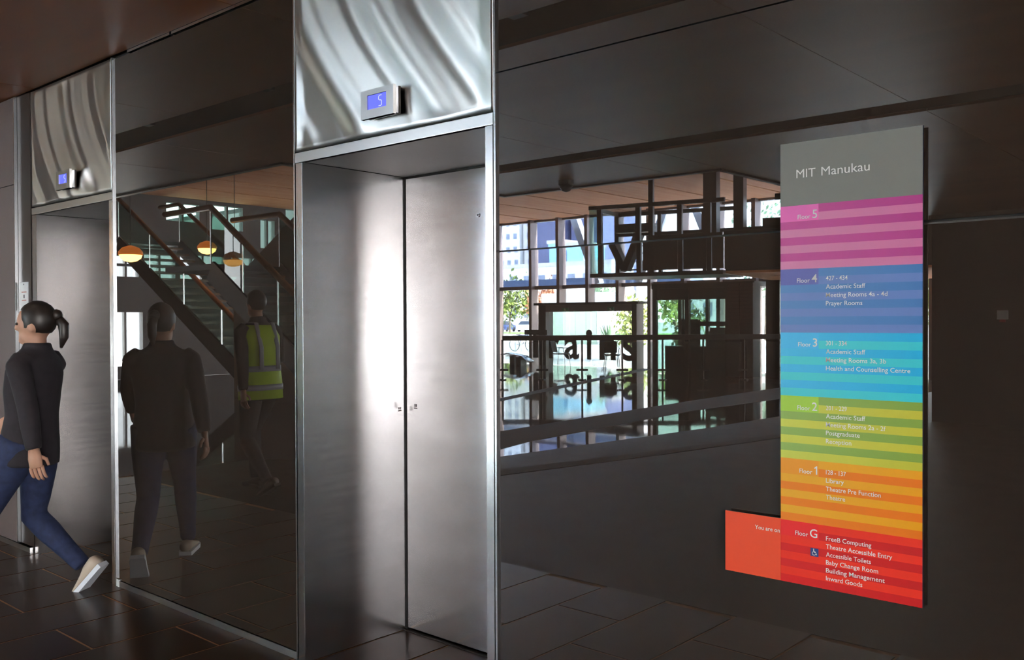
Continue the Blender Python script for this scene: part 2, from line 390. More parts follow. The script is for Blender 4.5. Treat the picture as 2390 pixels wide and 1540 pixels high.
def lift(ol, a, b, o_r, label, seed):
    t = thing('lift_entrance', label, 'lift', ((a + b) / 2, 0.3, 0), group='lift entrances in the dark wall')
    ztop = 2.265; D = 0.602
    yf = -0.010
    B('jamb', M['steel_door'], t, (ol + 0.006, a, yf, D, 0.0, ztop - 0.002), bevel=0.0015)
    B('jamb', M['steel_door'], t, (b, o_r - 0.004, yf, D, 0.0, ztop - 0.002), bevel=0.0015)
    B('header', M['steel'], t, (ol + 0.002, o_r - 0.002, yf, 0.012, ztop, 2.309), bevel=0.0015)
    B('soffit', M['steel_soffit'], t, (a, b, 0.012, D, ztop, ztop + 0.02))
    wavy(ol + 0.002, o_r - 0.002, 2.318, 3.083, -0.006, 'overhead_panel', t, seed)
    B('overhead_backing', M['black_gap'], t, (ol, o_r, 0.016, 0.03, 2.3, 3.09))
    mid = (a + b) / 2 + 0.018
    for (x0, x1) in ((a + 0.012, mid - 0.0015), (mid + 0.0015, b - 0.012)):
        d = B('door_panel', M['steel_door'], t, (x0, x1, D, D + 0.03, 0.012, ztop - 0.012), bevel=0.001)
    B('door_gap', M['black_gap'], t, (a - 0.001, b + 0.001, D + 0.031, D + 0.05, 0.0, ztop + 0.02))
    B('corner_gap', M['black_gap'], t, (a, a + 0.0115, D - 0.001, D + 0.03, 0.0, ztop), (a, b, D - 0.001, D + 0.03, ztop - 0.0115, ztop))
    B('sill', M['dark_metal'], t, (a, b, D - 0.022, D + 0.001, -0.002, 0.0035))
    # keyhole near the top of the door, finger-plate marks by the meeting edge
    bm = bmesh.new(); bmesh.ops.create_cone(bm, cap_ends=True, segments=20, radius1=0.0085, radius2=0.0085, depth=0.006, matrix=Matrix.Translation((b - 0.617, D - 0.002, 2.036)) @ Matrix.Rotation(R(90), 4, 'X'))
    k = obj('keyhole', bm, M['steel_edge'], t)
    bm = bmesh.new(); bmesh.ops.create_cone(bm, cap_ends=True, segments=16, radius1=0.0045, radius2=0.0045, depth=0.004, matrix=Matrix.Translation((b - 0.617, D - 0.005, 2.036)) @ Matrix.Rotation(R(90), 4, 'X'))
    obj('key_slot', bm, M['black'], t)
    B('floor_marker', M['dark_metal'], t, (a, a + 0.0012, 0.555, 0.575, 1.098, 1.104), (a, a + 0.0012, 0.557, 0.563, 1.108, 1.118), (a, a + 0.0012, 0.568, 0.573, 1.108, 1.118))
    B('floor_marker', M['plaster'], t, (a + 0.065, a + 0.088, D - 0.0012, D, 1.112, 1.118), (a + 0.068, a + 0.074, D - 0.0012, D, 1.122, 1.136), (a + 0.078, a + 0.085, D - 0.0012, D, 1.122, 1.136))
    return t
lift(*LIFTS[0], 'brushed steel lift entrance beside the coloured floor directory', 3)
lift(*LIFTS[1], 'brushed steel lift entrance with a person walking past it', 11)

M['lcd'] = mat('blue_lcd', (70, 78, 200), rough=0.3, vary=0.0, emit=(104, 112, 255), es=0.85)
M['lcd_digit'] = mat('lcd_digit', (200, 205, 255), rough=0.3, vary=0.0, emit=(205, 210, 255), es=0.8)
def indicator(x0, label):
    x1 = x0 + 0.2; z0, z1 = 2.372, 2.488; D = 0.062
    t = thing('lift_indicator', label, 'floor indicator', ((x0 + x1) / 2, -0.02, z0), group='floor indicators above the lifts')
    B('mounting_plate', M['dark_metal'], t, (x0 + 0.012, x1 - 0.001, -0.030, -0.020, z0 + 0.004, z1 - 0.002), bevel=0.002)
    B('channel', M['steel_edge'], t, (x0 + 0.010, x1 - 0.003, -0.047, -0.0305, z0 + 0.006, z1 - 0.005), bevel=0.001)
    sx0, sx1, sz0, sz1 = x0 + 0.040, x1 - 0.043, 2.408, 2.466
    bm = bmesh.new()
    for q in ((x0, sx0, z0, z1), (sx1, x1, z0, z1), (sx0, sx1, z0, sz0), (sx0, sx1, sz1, z1)):
        box(bm, q[0], q[1], -D, -0.047, q[2], q[3])
    bmesh.ops.remove_doubles(bm, verts=bm.verts, dist=1e-5)
    fp = obj('face_plate', bm, M['steel'], t)
    B('screen', M['lcd'], t, (sx0 - 0.003, sx1 + 0.003, -D + 0.006, -D + 0.010, sz0 - 0.003, sz1 + 0.003))
    # the figure five, drawn in segments
    cx = sx0 + 0.074; w = 0.009; y = -D + 0.0055
    bm = bmesh.new(); th = 0.0024; zt, zb, zm = sz1 - 0.008, sz0 + 0.008, (sz0 + sz1) / 2 + 0.001
    for a, b in (((cx + w, zt), (cx - w * .6, zt)), ((cx - w * .6, zt), (cx - w, zt - .006)), ((cx - w, zt - .006), (cx - w, zm + .004)), ((cx - w, zm + .004), (cx - w * .2, zm)), ((cx - w * .2, zm), (cx + w * .6, zm)),
                 ((cx + w * .6, zm), (cx + w, zm - .004)), ((cx + w, zm - .004), (cx + w, zb + .003)), ((cx + w, zb + .003), (cx + w * .5, zb)), ((cx + w * .5, zb), (cx - w, zb))):
        bar(bm, (a[0], y, a[1]), (b[0], y, b[1]), th, 0.0012, upv=(0, 1, 0))
    obj('digit', bm, M['lcd_digit'], t)
    return t
indicator(-2.9628, 'steel lift indicator with a blue screen showing 5, above the near lift')
indicator(-5.955, 'steel lift indicator with a blue screen, above the far lift')

cp = thing('call_button_plate', 'small pale call plate on the dark strip beside the far lift', 'call plate', (-6.598, -0.012, 1.63))
B('plate', M['white'], cp, (-6.668, -6.528, -0.017, -0.012, 1.630, 1.820), bevel=0.001)
B('button', M['black'], cp, (-6.603, -6.591, -0.0185, -0.0165, 1.712, 1.735))
M['red_print'] = mat('red_print', (190, 110, 90), rough=0.6, vary=0)
B('notice_line', M['red_print'], cp, (-6.64, -6.556, -0.0174, -0.0165, 1.750, 1.755)); B('notice_line', M['red_print'], cp, (-6.635, -6.561, -0.0174, -0.0165, 1.695, 1.700))
for z in (1.805, 1.645):
    bm = bmesh.new(); bmesh.ops.create_cone(bm, cap_ends=True, segments=12, radius1=0.005, radius2=0.005, depth=0.002, matrix=Matrix.Translation((-6.598, -0.0175, z)) @ Matrix.Rotation(R(90), 4, 'X')); obj('screw', bm, M['steel_edge'], cp)

# ------------------------------------------------------------------ directory sign
YS = -0.022; KS = 1.0054          # front face of the sign, standing off the wall
def SX(x): return x * KS
def SZ(z): return 1.55 + (z - 1.55) * KS
sg = thing('directory_sign', 'tall floor directory sign with rainbow stripes and a red arm', 'sign', (SX(-0.957), -0.012, SZ(0.809)))
PK = 1.28
sx0, sx1, stab = SX(-1.1488), SX(-0.7652), SX(-1.0381)
zs = [SZ(z) for z in (2.0410, 1.8655, 1.6888, 1.5118, 1.3348, 1.1588, 0.9838, 0.8092)]
M['sign_grey'] = mat('warm_grey_print', (122, 122, 116), rough=0.45, vary=0.0)
M['sign_back'] = mat('dark_sign_edge', (24, 26, 48), rough=0.4, vary=0.0)
M['sign_red_arm'] = gradient_mat('orange_red_print', (255, 74, 42), (255, 74, 42), -1.4, -1.1, k=PK)
B('back_plate', M['sign_back'], sg, (sx0, sx1 + 0.001, YS + 0.0008, YS + 0.006, zs[7], zs[0]), (SX(-1.3226), sx0, YS + 0.0008, YS + 0.006, zs[7], SZ(0.9852)))
for (x, z) in ((-1.1, 1.9), (-0.82, 1.9), (-1.1, 0.9), (-0.82, 0.9), (-1.27, 0.9)):
    B('standoff', M['black'], sg, (x - 0.012, x + 0.012, YS + 0.006, 0.0, z - 0.012, z + 0.012))
B('header_panel', M['sign_grey'], sg, (sx0, sx1, YS, YS + 0.0009, zs[1], zs[0]))
ar = B('red_arm', M['sign_red_arm'], sg, (SX(-1.3226), sx0 - 0.0004, YS, YS + 0.0009, zs[7], SZ(0.9852)))
ar['label'] = 'bright orange-red arm reading You are on'
BANDS = (  # tab, first stripe (left, right), second stripe (left, right)
    ('pink', (228, 105, 175), ((184, 72, 138), (166, 50, 122)), ((204, 126, 164), (198, 108, 152))),
    ('blue', (92, 94, 160), ((84, 126, 176), (60, 108, 166)), ((104, 126, 178), (92, 120, 178))),
    ('cyan', (72, 178, 222), ((72, 182, 220), (8, 164, 208)), ((78, 198, 204), (48, 190, 200))),
    ('green', (160, 200, 70), ((140, 170, 86), (122, 150, 54)), ((196, 200, 82), (186, 180, 48))),
    ('orange', (255, 145, 38), ((240, 162, 42), (228, 150, 0)), ((236, 124, 28), (222, 110, 0))),
    ('red', (245, 38, 40), ((232, 48, 28), (238, 46, 26)), ((206, 28, 30), (190, 20, 22))))
LISTS = (('Floor', '5', ()), ('Floor', '4', ('427 - 434', 'Academic Staff', 'Meeting Rooms 4a - 4d', 'Prayer Rooms')),
         ('Floor', '3', ('301 - 334', 'Academic Staff', 'Meeting Rooms 3a, 3b', 'Health and Counselling Centre')),
         ('Floor', '2', ('201 - 229', 'Academic Staff', 'Meeting Rooms 2a - 2f', 'Postgraduate', 'Reception')),
         ('Floor', '1', ('128 - 137', 'Library', 'Theatre Pre Function', 'Theatre')),
         ('Floor', 'G', ('FreeB Computing', 'Theatre Accessible Entry', 'Accessible Toilets', 'Baby Change Room', 'Building Management', 'Inward Goods')))
RIGHTS = ((), (1981, 2023, 2074, 2016), (1979, 2023, 2071, 2125), (1979, 2023, 2070, 2010, 1990), (1977, 1972, 2059, 1975), (2037, 2085, 2036, 2053, 2068, 2016))   # line lengths
for i, (nm, tab, A_, B_) in enumerate(BANDS):
    zt, zb = zs[i + 1], zs[i + 2]; h = (zt - zb) / 8
    mA = gradient_mat(nm + '_stripe', A_[0], A_[1], sx0, sx1, k=PK); mB = gradient_mat(nm + '_stripe_alternate', B_[0], B_[1], sx0, sx1, k=PK); mT = gradient_mat(nm + '_tab', tab, tab, sx0, sx1, k=PK)
    bd = thing('floor_band', '', ''); del bd['label']; del bd['category']
    bd.parent = sg; bd['label'] = nm + ' striped band for floor ' + LISTS[i][1]; bd.matrix_parent_inverse = Matrix.Translation(-Vector(sg['_base']))
    for k in range(8):
        xs_ = stab if k < 2 else sx0
        B('stripe', (mA, mB)[k % 2], bd, (xs_, sx1, YS, YS + 0.0009, zt - (k + 1) * h, zt - k * h))
    B('tab', mT, bd, (sx0, stab, YS, YS + 0.0009, zt - 2 * h, zt))
    yl = YS - 0.0006
    base = zt - 1.74 * h
    # floor name and number, ranged right to the tab's edge
    num = text('lettering', LISTS[i][1], SX(-1.0418), base, yl, M['letter_white'], bd, height=0.0232, right=True, bold=0.007)
    nx = min((v.co.x for v in num.data.vertices))
    if LISTS[i][1] == '1':
        bm = bmesh.new(); bar(bm, (nx + 0.003, yl, base + 0.0218), (nx - 0.0045, yl, base + 0.0166), 0.0032, 0.0004, upv=(0, 1, 0)); obj('numeral_flag', bm, M['letter_white'], bd); nx -= 0.005
    text('lettering', LISTS[i][0], nx - 0.0052, base, yl, M['letter_white'], bd, width=0.0375, right=True, bold=0.007)
    pitch_ = 0.0229
    for k, s in enumerate(LISTS[i][2]):
        zz = (zt - 1.55 * h if i < 5 else zt - 1.86 * h) - k * (pitch_ if i < 5 else 0.0219)
        text('lettering', s, SX(-1.0173), zz, yl, M['letter_white'], bd, width=(RIGHTS[i][k] - 1928) * 0.001135, zsize=0.0176, bold=0.007)
text('lettering', 'MIT', SX(-1.1014), SZ(1.9413), YS - 0.0006, M['letter_white'], sg, width=0.0550, zsize=0.0345)
text('lettering', 'Manukau', SX(-1.0300), SZ(1.9413), YS - 0.0006, M['letter_white'], sg, width=0.1320, zsize=0.0345)
text('lettering', 'You are on', SX(-1.1512), SZ(0.9446), YS - 0.0006, M['letter_white'], sg, width=0.0768, right=True, bold=0.008)
M['sign_blue'] = mat('navy_print', (40, 64, 130), rough=0.45, vary=0)
ic = B('access_symbol', M['sign_blue'], sg, (SX(-1.0611), SX(-1.0385), YS - 0.0007, YS, SZ(0.8940), SZ(0.9163))); ic['label'] = 'navy wheelchair access symbol'
bm = bmesh.new(); ix, iz = SX(-1.0498), SZ(0.9052); yq = YS - 0.0011
def ib(a, b, w=0.0014): bar(bm, (ix + a[0], yq, iz + a[1]), (ix + b[0], yq, iz + b[1]), w, 0.0006, upv=(0, 1, 0))
ib((-0.0022, 0.0072), (-0.0018, 0.0015), 0.0022); ib((-0.0018, 0.0004), (0.0036, 0.0004)); ib((0.0034, 0.0006), (0.0066, -0.0066)); ib((-0.0018, 0.0030), (0.0026, 0.0030), 0.0011)
for k in range(9):
    a0, a1 = R(120 + k * 24), R(120 + (k + 1) * 24); rr = 0.0050
    ib((-0.0012 + rr * math.cos(a0), -0.0028 + rr * math.sin(a0)), (-0.0012 + rr * math.cos(a1), -0.0028 + rr * math.sin(a1)), 0.0013)
bmesh.ops.create_cone(bm, cap_ends=True, segments=10, radius1=0.0014, radius2=0.0014, depth=0.0006, matrix=Matrix.Translation((ix - 0.0022, yq, iz + 0.0088)) @ Matrix.Rotation(R(90), 4, 'X'))
obj('wheelchair_figure', bm, M['letter_white'], ic)

# ------------------------------------------------------------------ ceilings
ce = thing('ceiling', 'low brown plywood ceiling over the lift lobby', 'ceiling', kind='structure')
B('soffit_backing', M['black_gap'], ce, (-16, -7.6, -2.72, 0.3, 3.32, 3.36), (-7.6, -4.62, -5.98, 0.3, 3.32, 3.36), (-4.62, 8, -12.0, 0.3, 3.32, 3.36))
def ceiling_panels(x0, x1, y0, y1, step=2.4):
    x = x0
    while x < x1 - 0.05:
        xe = min(x + step, x1)
        B('ceiling_panel', M['ply'], ce, (x + 0.003, xe - 0.003, y0, y1, H, H + 0.02)); x = xe
ceiling_panels(-16, 8, -1.03, -0.012)
ceiling_panels(-16, -7.6, -2.72, -1.42); ceiling_panels(-7.6, -4.62, -4.30, -1.42); ceiling_panels(-4.62, 8, -4.30, -1.42)
ceiling_panels(-7.6, -4.62, -5.98, -4.70); ceiling_panels(-4.62, 8, -12.0, -4.70)
B('slot_lining', M['black_gap'], ce, (-16, 8, -1.43, -1.42, H + 0.02, 3.32), (-16, 8, -1.03, -1.02, H + 0.02, 3.32), (-7.6, 8, -4.31, -4.30, H + 0.02, 3.32), (-7.6, 8, -4.70, -4.69, H + 0.02, 3.32))
# bulkheads where the high atrium ceiling begins, added to block light
B('bulkhead', M['dark_metal'], ce, (-16, -7.6, -2.78, -2.72, H - 0.02, 5.0), (-7.66, -7.6, -6.0, -2.72, H - 0.02, 5.0), (-7.66, -4.62, -6.04, -5.98, H - 0.02, 5.0), (-4.68, -4.62, -12.0, -6.0, H - 0.02, 5.0))
ca = thing('ceiling_atrium', 'high pale timber ceiling over the atrium, mirrored in the wall', 'ceiling', kind='structure')
xj = [-49, -46.5, -44, -41.5, -39, -36.5, -34, -31.5, -29, -26.5, -24.0, -22.0, -20.2, -18.37, -16.55, -14.7, -12.95, -11.1, -9.3, -7.5, -5.7, -4.6, -2.6, -0.6, 1.4, 3.4]
for a, b in zip(xj, xj[1:]):
    y1 = -14.7 if b <= -24 else -2.75 if b <= -7.4 else (-6.02 if b <= -4.5 else -12.02)
    B('timber_panel', M['timber'], ca, (a + 0.05, b - 0.05, -22.06, y1, 5.0, 5.03))
B('sun_block_roof', M['black_gap'], ca, (-24.3, 9, -22.08, 1.0, 5.2, 5.35), (-49.3, -24.3, -22.08, -14.6, 5.2, 5.35))  # unseen slab added over the ceilings to keep the sun out

# ------------------------------------------------------------------ lamps over the lift wall
M['lamp_on'] = mat('downlight_lens', (255, 236, 205), rough=0.4, vary=0, emit=(255, 226, 184), es=9.0)
def downlight(x, i):
    t = thing('downlight', 'small warm downlight in the dark ceiling slot, ' + ('beyond the far lift', 'first mirrored right of the far lift', 'mirrored just left of the near lift', 'mirrored just right of the near lift', 'above the directory sign', 'past the directory sign', 'last along the slot')[i], 'downlight', (x, -1.10, H), group='downlights in the ceiling slot')
    B('bracket', M['black'], t, (x - 0.05, x + 0.05, -1.15, -1.04, H + 0.03, H + 0.10))
    B('lens', M['lamp_on'], t, (x - 0.075, x + 0.075, -1.075, -1.035, H + 0.022, H + 0.028))
    ld = bpy.data.lights.new('downlight_lamp', 'SPOT'); ld.energy = DOWN; ld.color = (1.0, 0.86, 0.68); ld.spot_size = R(125); ld.spot_blend = 0.9; ld.shadow_soft_size = 0.06
    lo = bpy.data.objects.new('downlight_lamp', ld); COL.objects.link(lo); lo.parent = t; lo.matrix_parent_inverse = Matrix.Translation(-Vector(t['_base']))
    lo.location = (x, -1.06, H + 0.0); lo.rotation_euler = (0, 0, 0)
DOWN = 8.0
for i, x in enumerate((-9.4, -7.08, -5.42, -3.14, -0.95, 1.2, 3.4)): downlight(x, i)

dc = thing('dome_camera', 'small black dome camera hanging at the soffit edge', 'camera', (-6.30, -5.55, H))
bm = bmesh.new(); lathe(bm, [(0.03, 0), (0.085, 0), (0.085, -0.05), (0.075, -0.06)], (-6.30, -5.55, H)); obj('housing', bm, M['black'], dc, smooth=False)
bm = bmesh.new(); lathe(bm, [(0.072, -0.055), (0.066, -0.085), (0.045, -0.115), (0.012, -0.128)], (-6.30, -5.55, H)); obj('dome', bm, M['glass_dark'], dc, smooth=True)

# ------------------------------------------------------------------ the atrium behind the camera: curtain wall
fa = thing('wall_facade', 'tall glazed curtain wall with dark fins, mirrored in the lift wall', 'wall', kind='structure')
mx_ = [-49.2, -48.0, -46.8, -45.6, -44.4, -43.2, -42.0, -40.8, -39.6, -38.4, -37.2, -36.0, -34.8, -33.6, -32.4, -31.2, -30.0, -28.8, -27.6, -26.4, -25.2, -24.0, -22.25, -20.6, -19.37, -18.16, -16.95, -15.75, -14.55, -13.35, -12.2, -11.0, -9.8, -8.6, -7.4, -6.2, -5.0, -4.5]
M['fin'] = mat('bronze_fin', (128, 112, 110), rough=0.35, metal=0.4, vary=0.08)
M['glass_up'] = glass_mat('pale_blue_glass', tint=(0.80, 0.88, 0.95), refl=0.12)
for a in mx_:
    B('mullion', M['fin'], fa, (a - 0.06, a + 0.06, -22.06, -21.68, 2.12 if -20.0 < a < -16.4 else 0, 5.0))
for a, b in zip(mx_, mx_[1:]):
    B('transom', M['fin'], fa, (a + 0.045, b - 0.045, -22.05, -21.85, 2.60, 2.72))
    if not (-20.4 < a < -16.4):
        B('glass_pane', M['glass'], fa, (a + 0.045, b - 0.045, -22.012, -22.0, 0.02, 2.60))
    else:
        B('glass_pane', M['glass'], fa, (a + 0.045, b - 0.045, -22.012, -22.0, 2.05, 2.60))
    B('glass_pane', M['glass_up'], fa, (a + 0.045, b - 0.045, -22.012, -22.0, 2.72, 5.0))
B('head_beam', M['fin'], fa, (-49.4, -4.4, -22.08, -21.9, 4.93, 5.3))
# white raking braces standing just outside the glass
for (x0, z0, x1, z1) in ((-19.40, 5.2, -18.37, 2.75), (-14.75, 5.4, -13.6, 2.75), (-15.6, 5.2, -16.7, 2.75)):
    if abs(z0 - z1) < 0.1: continue
    bm = bmesh.new(); bar(bm, (x0, -22.65, z0), (x1, -22.65, z1), 0.26, 0.26, upv=(0, 1, 0)); tag(obj('raking_brace', bm, M['white']), {-19.40: 'white raking steel brace outside the glass, left of the footbridge', -14.75: 'white raking steel brace outside the glass, behind the gallery columns'}.get(x0, 'white raking steel brace outside the glass, seen through the footbridge'), 'brace', 'raking braces outside the glass')

en = thing('entrance_doors', 'dark framed sliding entrance doors with large charcoal lettering', 'door', (-18.3, -21.7, 0))
B('door_post', M['dark_metal'], en, (-20.12, -19.80, -21.95, -21.55, 0, 2.05)); B('door_post', M['dark_metal'], en, (-16.30, -16.12, -21.95, -21.55, 0, 2.05))
B('door_head', M['fin'], en, (-19.80, -16.30, -21.95, -21.55, 1.82, 2.04)); B('door_canopy', M['dark_metal'], en, (-20.25, -16.0, -22.0, -21.45, 2.04, 2.12))
for a, b in ((-19.80, -18.95), (-18.95, -18.05), (-18.05, -17.2), (-17.2, -16.30)):
    B('door_leaf', M['glass'], en, (a + 0.02, b - 0.02, -21.78, -21.766, 0.03, 1.82))
M['exit'] = mat('green_exit_sign', (60, 140, 112), rough=0.4, vary=0.0)
for x in (-18.92, -17.08):
    e = thing('exit_sign', 'small green exit sign over the entrance doors, ' + ('left of the pair' if x < -18 else 'right of the pair'), 'sign', (x, -21.5, 1.86), group='green exit signs over the doors')
    B('case', M['exit'], e, (x - 0.12, x + 0.12, -21.54, -21.49, 1.83, 1.95), bevel=0.004)
    bm = bmesh.new(); yb = -21.487
    bar(bm, (x - 0.02, yb, 1.92), (x + 0.01, yb, 1.88), 0.018, 0.004, upv=(0, 1, 0)); bar(bm, (x + 0.01, yb, 1.88), (x - 0.03, yb, 1.845), 0.016, 0.004, upv=(0, 1, 0)); bar(bm, (x + 0.01, yb, 1.88), (x + 0.045, yb, 1.85), 0.016, 0.004, upv=(0, 1, 0)); bar(bm, (x - 0.045, yb, 1.90), (x + 0.035, yb, 1.905), 0.014, 0.004, upv=(0, 1, 0))
    obj('running_figure', bm, M['letter_white'], e)
for ch, xa, xb, hh in (('T', -20.74, -19.72, 0.93), ('r', -19.645, -19.19, 0.70), ('a', -18.99, -18.36, 0.71), ('\u0131', -18.045, -17.865, 0.70), ('n', -17.54, -16.90, 0.70), ('s', -16.66, -16.10, 0.71)):
    text('lettering', ch, xa, 0.28, -21.53, M['trains'], en, width=xb - xa, height=hh, bold=0.02)

bm = bmesh.new(); bmesh.ops.create_cone(bm, cap_ends=True, segments=24, radius1=0.125, radius2=0.125, depth=0.002, matrix=Matrix.Translation((-17.955, -21.53, 1.10)) @ Matrix.Rotation(R(90), 4, 'X')); obj('letter_dot', bm, M['trains'], en)
# ------------------------------------------------------------------ glazed footbridge and gallery
A0, A1 = Vector((-12.85, -14.75)), Vector((-8.58, -15.72)); dB = (A1 - A0).normalized(); nB = Vector((dB.y, -dB.x)); nB = nB if nB.y < 0 else -nB
def PB(s, d, z): q = A0 + dB * s + nB * d; return (q.x, q.y, z)
def bbox(bm, s0, s1, d0, d1, z0, z1):
    v = [bm.verts.new(PB(s, d, z)) for z in (z0, z1) for s, d in ((s0, d0), (s1, d0), (s1, d1), (s0, d1))]
    for f in ((3, 2, 1, 0), (4, 5, 6, 7), (0, 1, 5, 4), (1, 2, 6, 5), (2, 3, 7, 6), (3, 0, 4, 7)): bm.faces.new([v[i] for i in f])
def BB(name, m, parent, *bs):
    bm = bmesh.new()
    for b in bs: bbox(bm, *b)
    return obj(name, bm, m, parent)
br = thing('footbridge', 'glazed first floor footbridge hung across the atrium', 'bridge', (-12.85, -14.75, 2.55))
BB('deck', M['dark_metal'], br, (0, 3.15, 0, 1.7, 2.53, 2.62))
BB('top_beam', M['dark_metal'], br, (0, 3.2, -0.02, 0.08, 4.10, 4.19)); BB('top_beam', M['dark_metal'], br, (0, 3.2, 1.62, 1.7, 4.10, 4.19))
BB('end_beam', M['dark_metal'], br, (0, 0.08, 0.08, 1.62, 4.10, 4.19))
for s in (0.20, 1.15, 1.46, 2.13, 2.78): BB('post', M['dark_metal'], br, (s, s + 0.11, 0.0, 0.10, 2.62, 4.12 if s != 1.46 else 5.0))
for s in (0.0, 1.1, 2.2, 3.1): BB('post', M['dark_metal'], br, (s, s + 0.09, 1.6, 1.7, 2.62, 4.12))
BB('rail', M['dark_metal'], br, (1.5, 3.15, -0.03, 0.06, 3.34, 3.44)); BB('rail', M['dark_metal'], br, (0.0, 3.15, 1.6, 1.68, 3.60, 3.68))
M['bridge_panel'] = mat('dark_bridge_panel', (62, 56, 52), rough=0.25, vary=0.08)
for a, b in ((1.30, 2.12), (2.25, 2.77), (2.90, 3.15)): BB('side_panel', M['bridge_panel'], br, (a, b, 0.01, 0.05, 2.66, 3.34))
BB('side_glass', M['glass_green'], br, (0.0, 0.2, 0.02, 0.035, 2.62, 4.10)); BB('side_glass', M['glass'], br, (0.32, 1.14, 0.02, 0.035, 2.62, 4.10))
bm = bmesh.new()   # stair strings folded inside the glass box
for (s0, z0, s1, z1) in ((0.30, 3.35, 0.62, 2.72), (0.62, 2.72, 0.98, 3.55)): bar(bm, PB(s0, 0.7, z0), PB(s1, 0.7, z1), 0.16, 0.30, upv=(nB.x, nB.y, 0))
obj('stair_string', bm, M['dark_metal'], br)
BB('bulkhead_box', M['dark_metal'], br, (0.42, 1.34, 0.6, 0.9, 3.60, 3.80))
for z in (2.75, 2.95, 3.15, 3.33): BB('louvre', M['dark_metal'], br, (0.42, 1.35, 1.45, 1.5, z, z + 0.03))
ga = thing('gallery', 'dark fronted first floor gallery with timber underside', 'gallery', (-8.6, -16.5, 2.5), kind='structure')
BB('gallery_front', M['bridge_panel'], ga, (3.18, 8.0, 0.0, 0.08, 2.64, 3.46)); BB('gallery_rail', M['dark_metal'], ga, (3.18, 8.0, -0.04, 0.1, 3.46, 3.52))
BB('gallery_floor', M['dark_metal'], ga, (3.18, 8.0, 0.08, 5.6, 2.60, 2.72))
for k in range(9): BB('soffit_board', M['timber'], ga, (3.18, 8.0, 0.10 + k * 0.62, 0.68 + k * 0.62, 2.55, 2.598))
for (s, w) in ((2.62, 0.30), (3.30, 0.22)): BB('gallery_column', M['column'], ga, (s, s + w, 0.35, 0.65, 2.72, 5.0))
BB('gallery_window_head', M['dark_metal'], ga, (3.6, 8.0, 3.0, 3.1, 4.45, 4.60)); BB('gallery_window_sill', M['dark_metal'], ga, (3.3, 8.0, 3.0, 3.1, 3.55, 4.02))
for s in (4.75, 5.8, 6.9): BB('gallery_window_post', M['dark_metal'], ga, (s, s + 0.14, 3.0, 3.1, 4.0, 4.6))
BB('lower_column', M['column'], ga, (3.05, 3.40, 4.3, 4.6, 0, 2.6))

# ------------------------------------------------------------------ kiosk under the gallery
ki = thing('kiosk', 'dark framed glass office kiosk under the footbridge', 'kiosk', (-13.2, -20.0, 0))
B('kiosk_roof', M['dark_metal'], ki, (-14.5, -11.3, -21.4, -19.9, 2.42, 2.56)); B('fascia', M['dark_metal'], ki, (-14.46, -12.0, -20.02, -19.93, 2.10, 2.42))
for x in (-14.42, -13.35, -12.1): B('kiosk_post', M['dark_metal'], ki, (x - 0.06, x + 0.06, -20.03, -19.92, 0, 2.42))
for x in (-14.42, -13.5, -12.75, -12.1): B('kiosk_post', M['dark_metal'], ki, (x - 0.05, x + 0.05, -21.4, -21.3, 0, 2.42))
B('back_rail', M['dark_metal'], ki, (-14.42, -12.1, -21.4, -21.3, 1.35, 1.48))
B('kiosk_glass', M['glass_green'], ki, (-14.36, -13.41, -19.98, -19.965, 0.02, 2.10)); B('kiosk_glass', M['glass_green'], ki, (-13.29, -12.16, -19.98, -19.965, 0.02, 2.10))
B('back_panel', M['bridge_panel'], ki, (-14.4, -13.75, -21.36, -21.33, 0, 1.55), (-13.5, -12.1, -21.36, -21.33, 0, 1.30))
B('counter', M['black'], ki, (-14.3, -12.2, -20.9, -20.3, 0.72, 0.78), (-14.3, -12.2, -20.35, -20.3, 0, 0.72))
M['screen_grey'] = mat('pale_screen', (120, 140, 138), rough=0.3, vary=0.02)
B('noticeboard', M['screen_grey'], ki, (-12.72, -12.2, -21.30, -21.28, 1.30, 2.02))
M['brick'] = mat('dark_red_cladding', (74, 50, 46), rough=0.6, vary=0.15, scale=5)
pi = thing('clad_pillar', 'red brown pillar clad in horizontal boards beside the kiosk', 'pillar', (-11.45, -19.6, 0))
B('core', M['black_gap'], pi, (-11.80, -11.10, -19.85, -19.42, 0, 2.5))
k = 0
for r_ in range(26):
    B('board', M['brick'], pi, (-11.82, -11.47, -19.42, -19.395, r_ * 0.096 + 0.006, r_ * 0.096 + 0.088)); B('board', M['brick'], pi, (-11.455, -11.08, -19.42, -19.395, r_ * 0.096 + 0.006, r_ * 0.096 + 0.088))

# ------------------------------------------------------------------ glass balustrade
ba = thing('glass_balustrade', 'long glass balustrade with dark handrail in front of the entrance', 'balustrade', (-14.5, -18.8, 0))
P0, P1 = Vector((-15.9, -15.06)), Vector((-9.4, -20.06)); nb = 9
bm = bmesh.new(); bar(bm, (P0.x, P0.y, 1.08), (P1.x, P1.y, 1.11), 0.09, 0.13); obj('handrail', bm, M['dark_metal'], ba)
for k in range(nb):
    q = P0.lerp(P1, k / (nb - 1))
    bm = bmesh.new(); bar(bm, (q.x, q.y, 0), (q.x, q.y, 1.04), 0.05, 0.03); box(bm, q.x - 0.09, q.x + 0.09, q.y - 0.05, q.y + 0.05, 0, 0.025); bar(bm, (q.x - 0.12, q.y + 0.09, 0.26), (q.x + 0.12, q.y - 0.09, 0.26), 0.05, 0.05); obj('post', bm, M['dark_metal'], ba)
for k in range(nb - 1):
    a, b = P0.lerp(P1, (k + 0.06) / (nb - 1)), P0.lerp(P1, (k + 0.94) / (nb - 1))
    bm = bmesh.new(); bar(bm, (a.x, a.y, 0.53), (b.x, b.y, 0.53), 0.012, 0.9); obj('glass_panel', bm, M['glass'], ba)

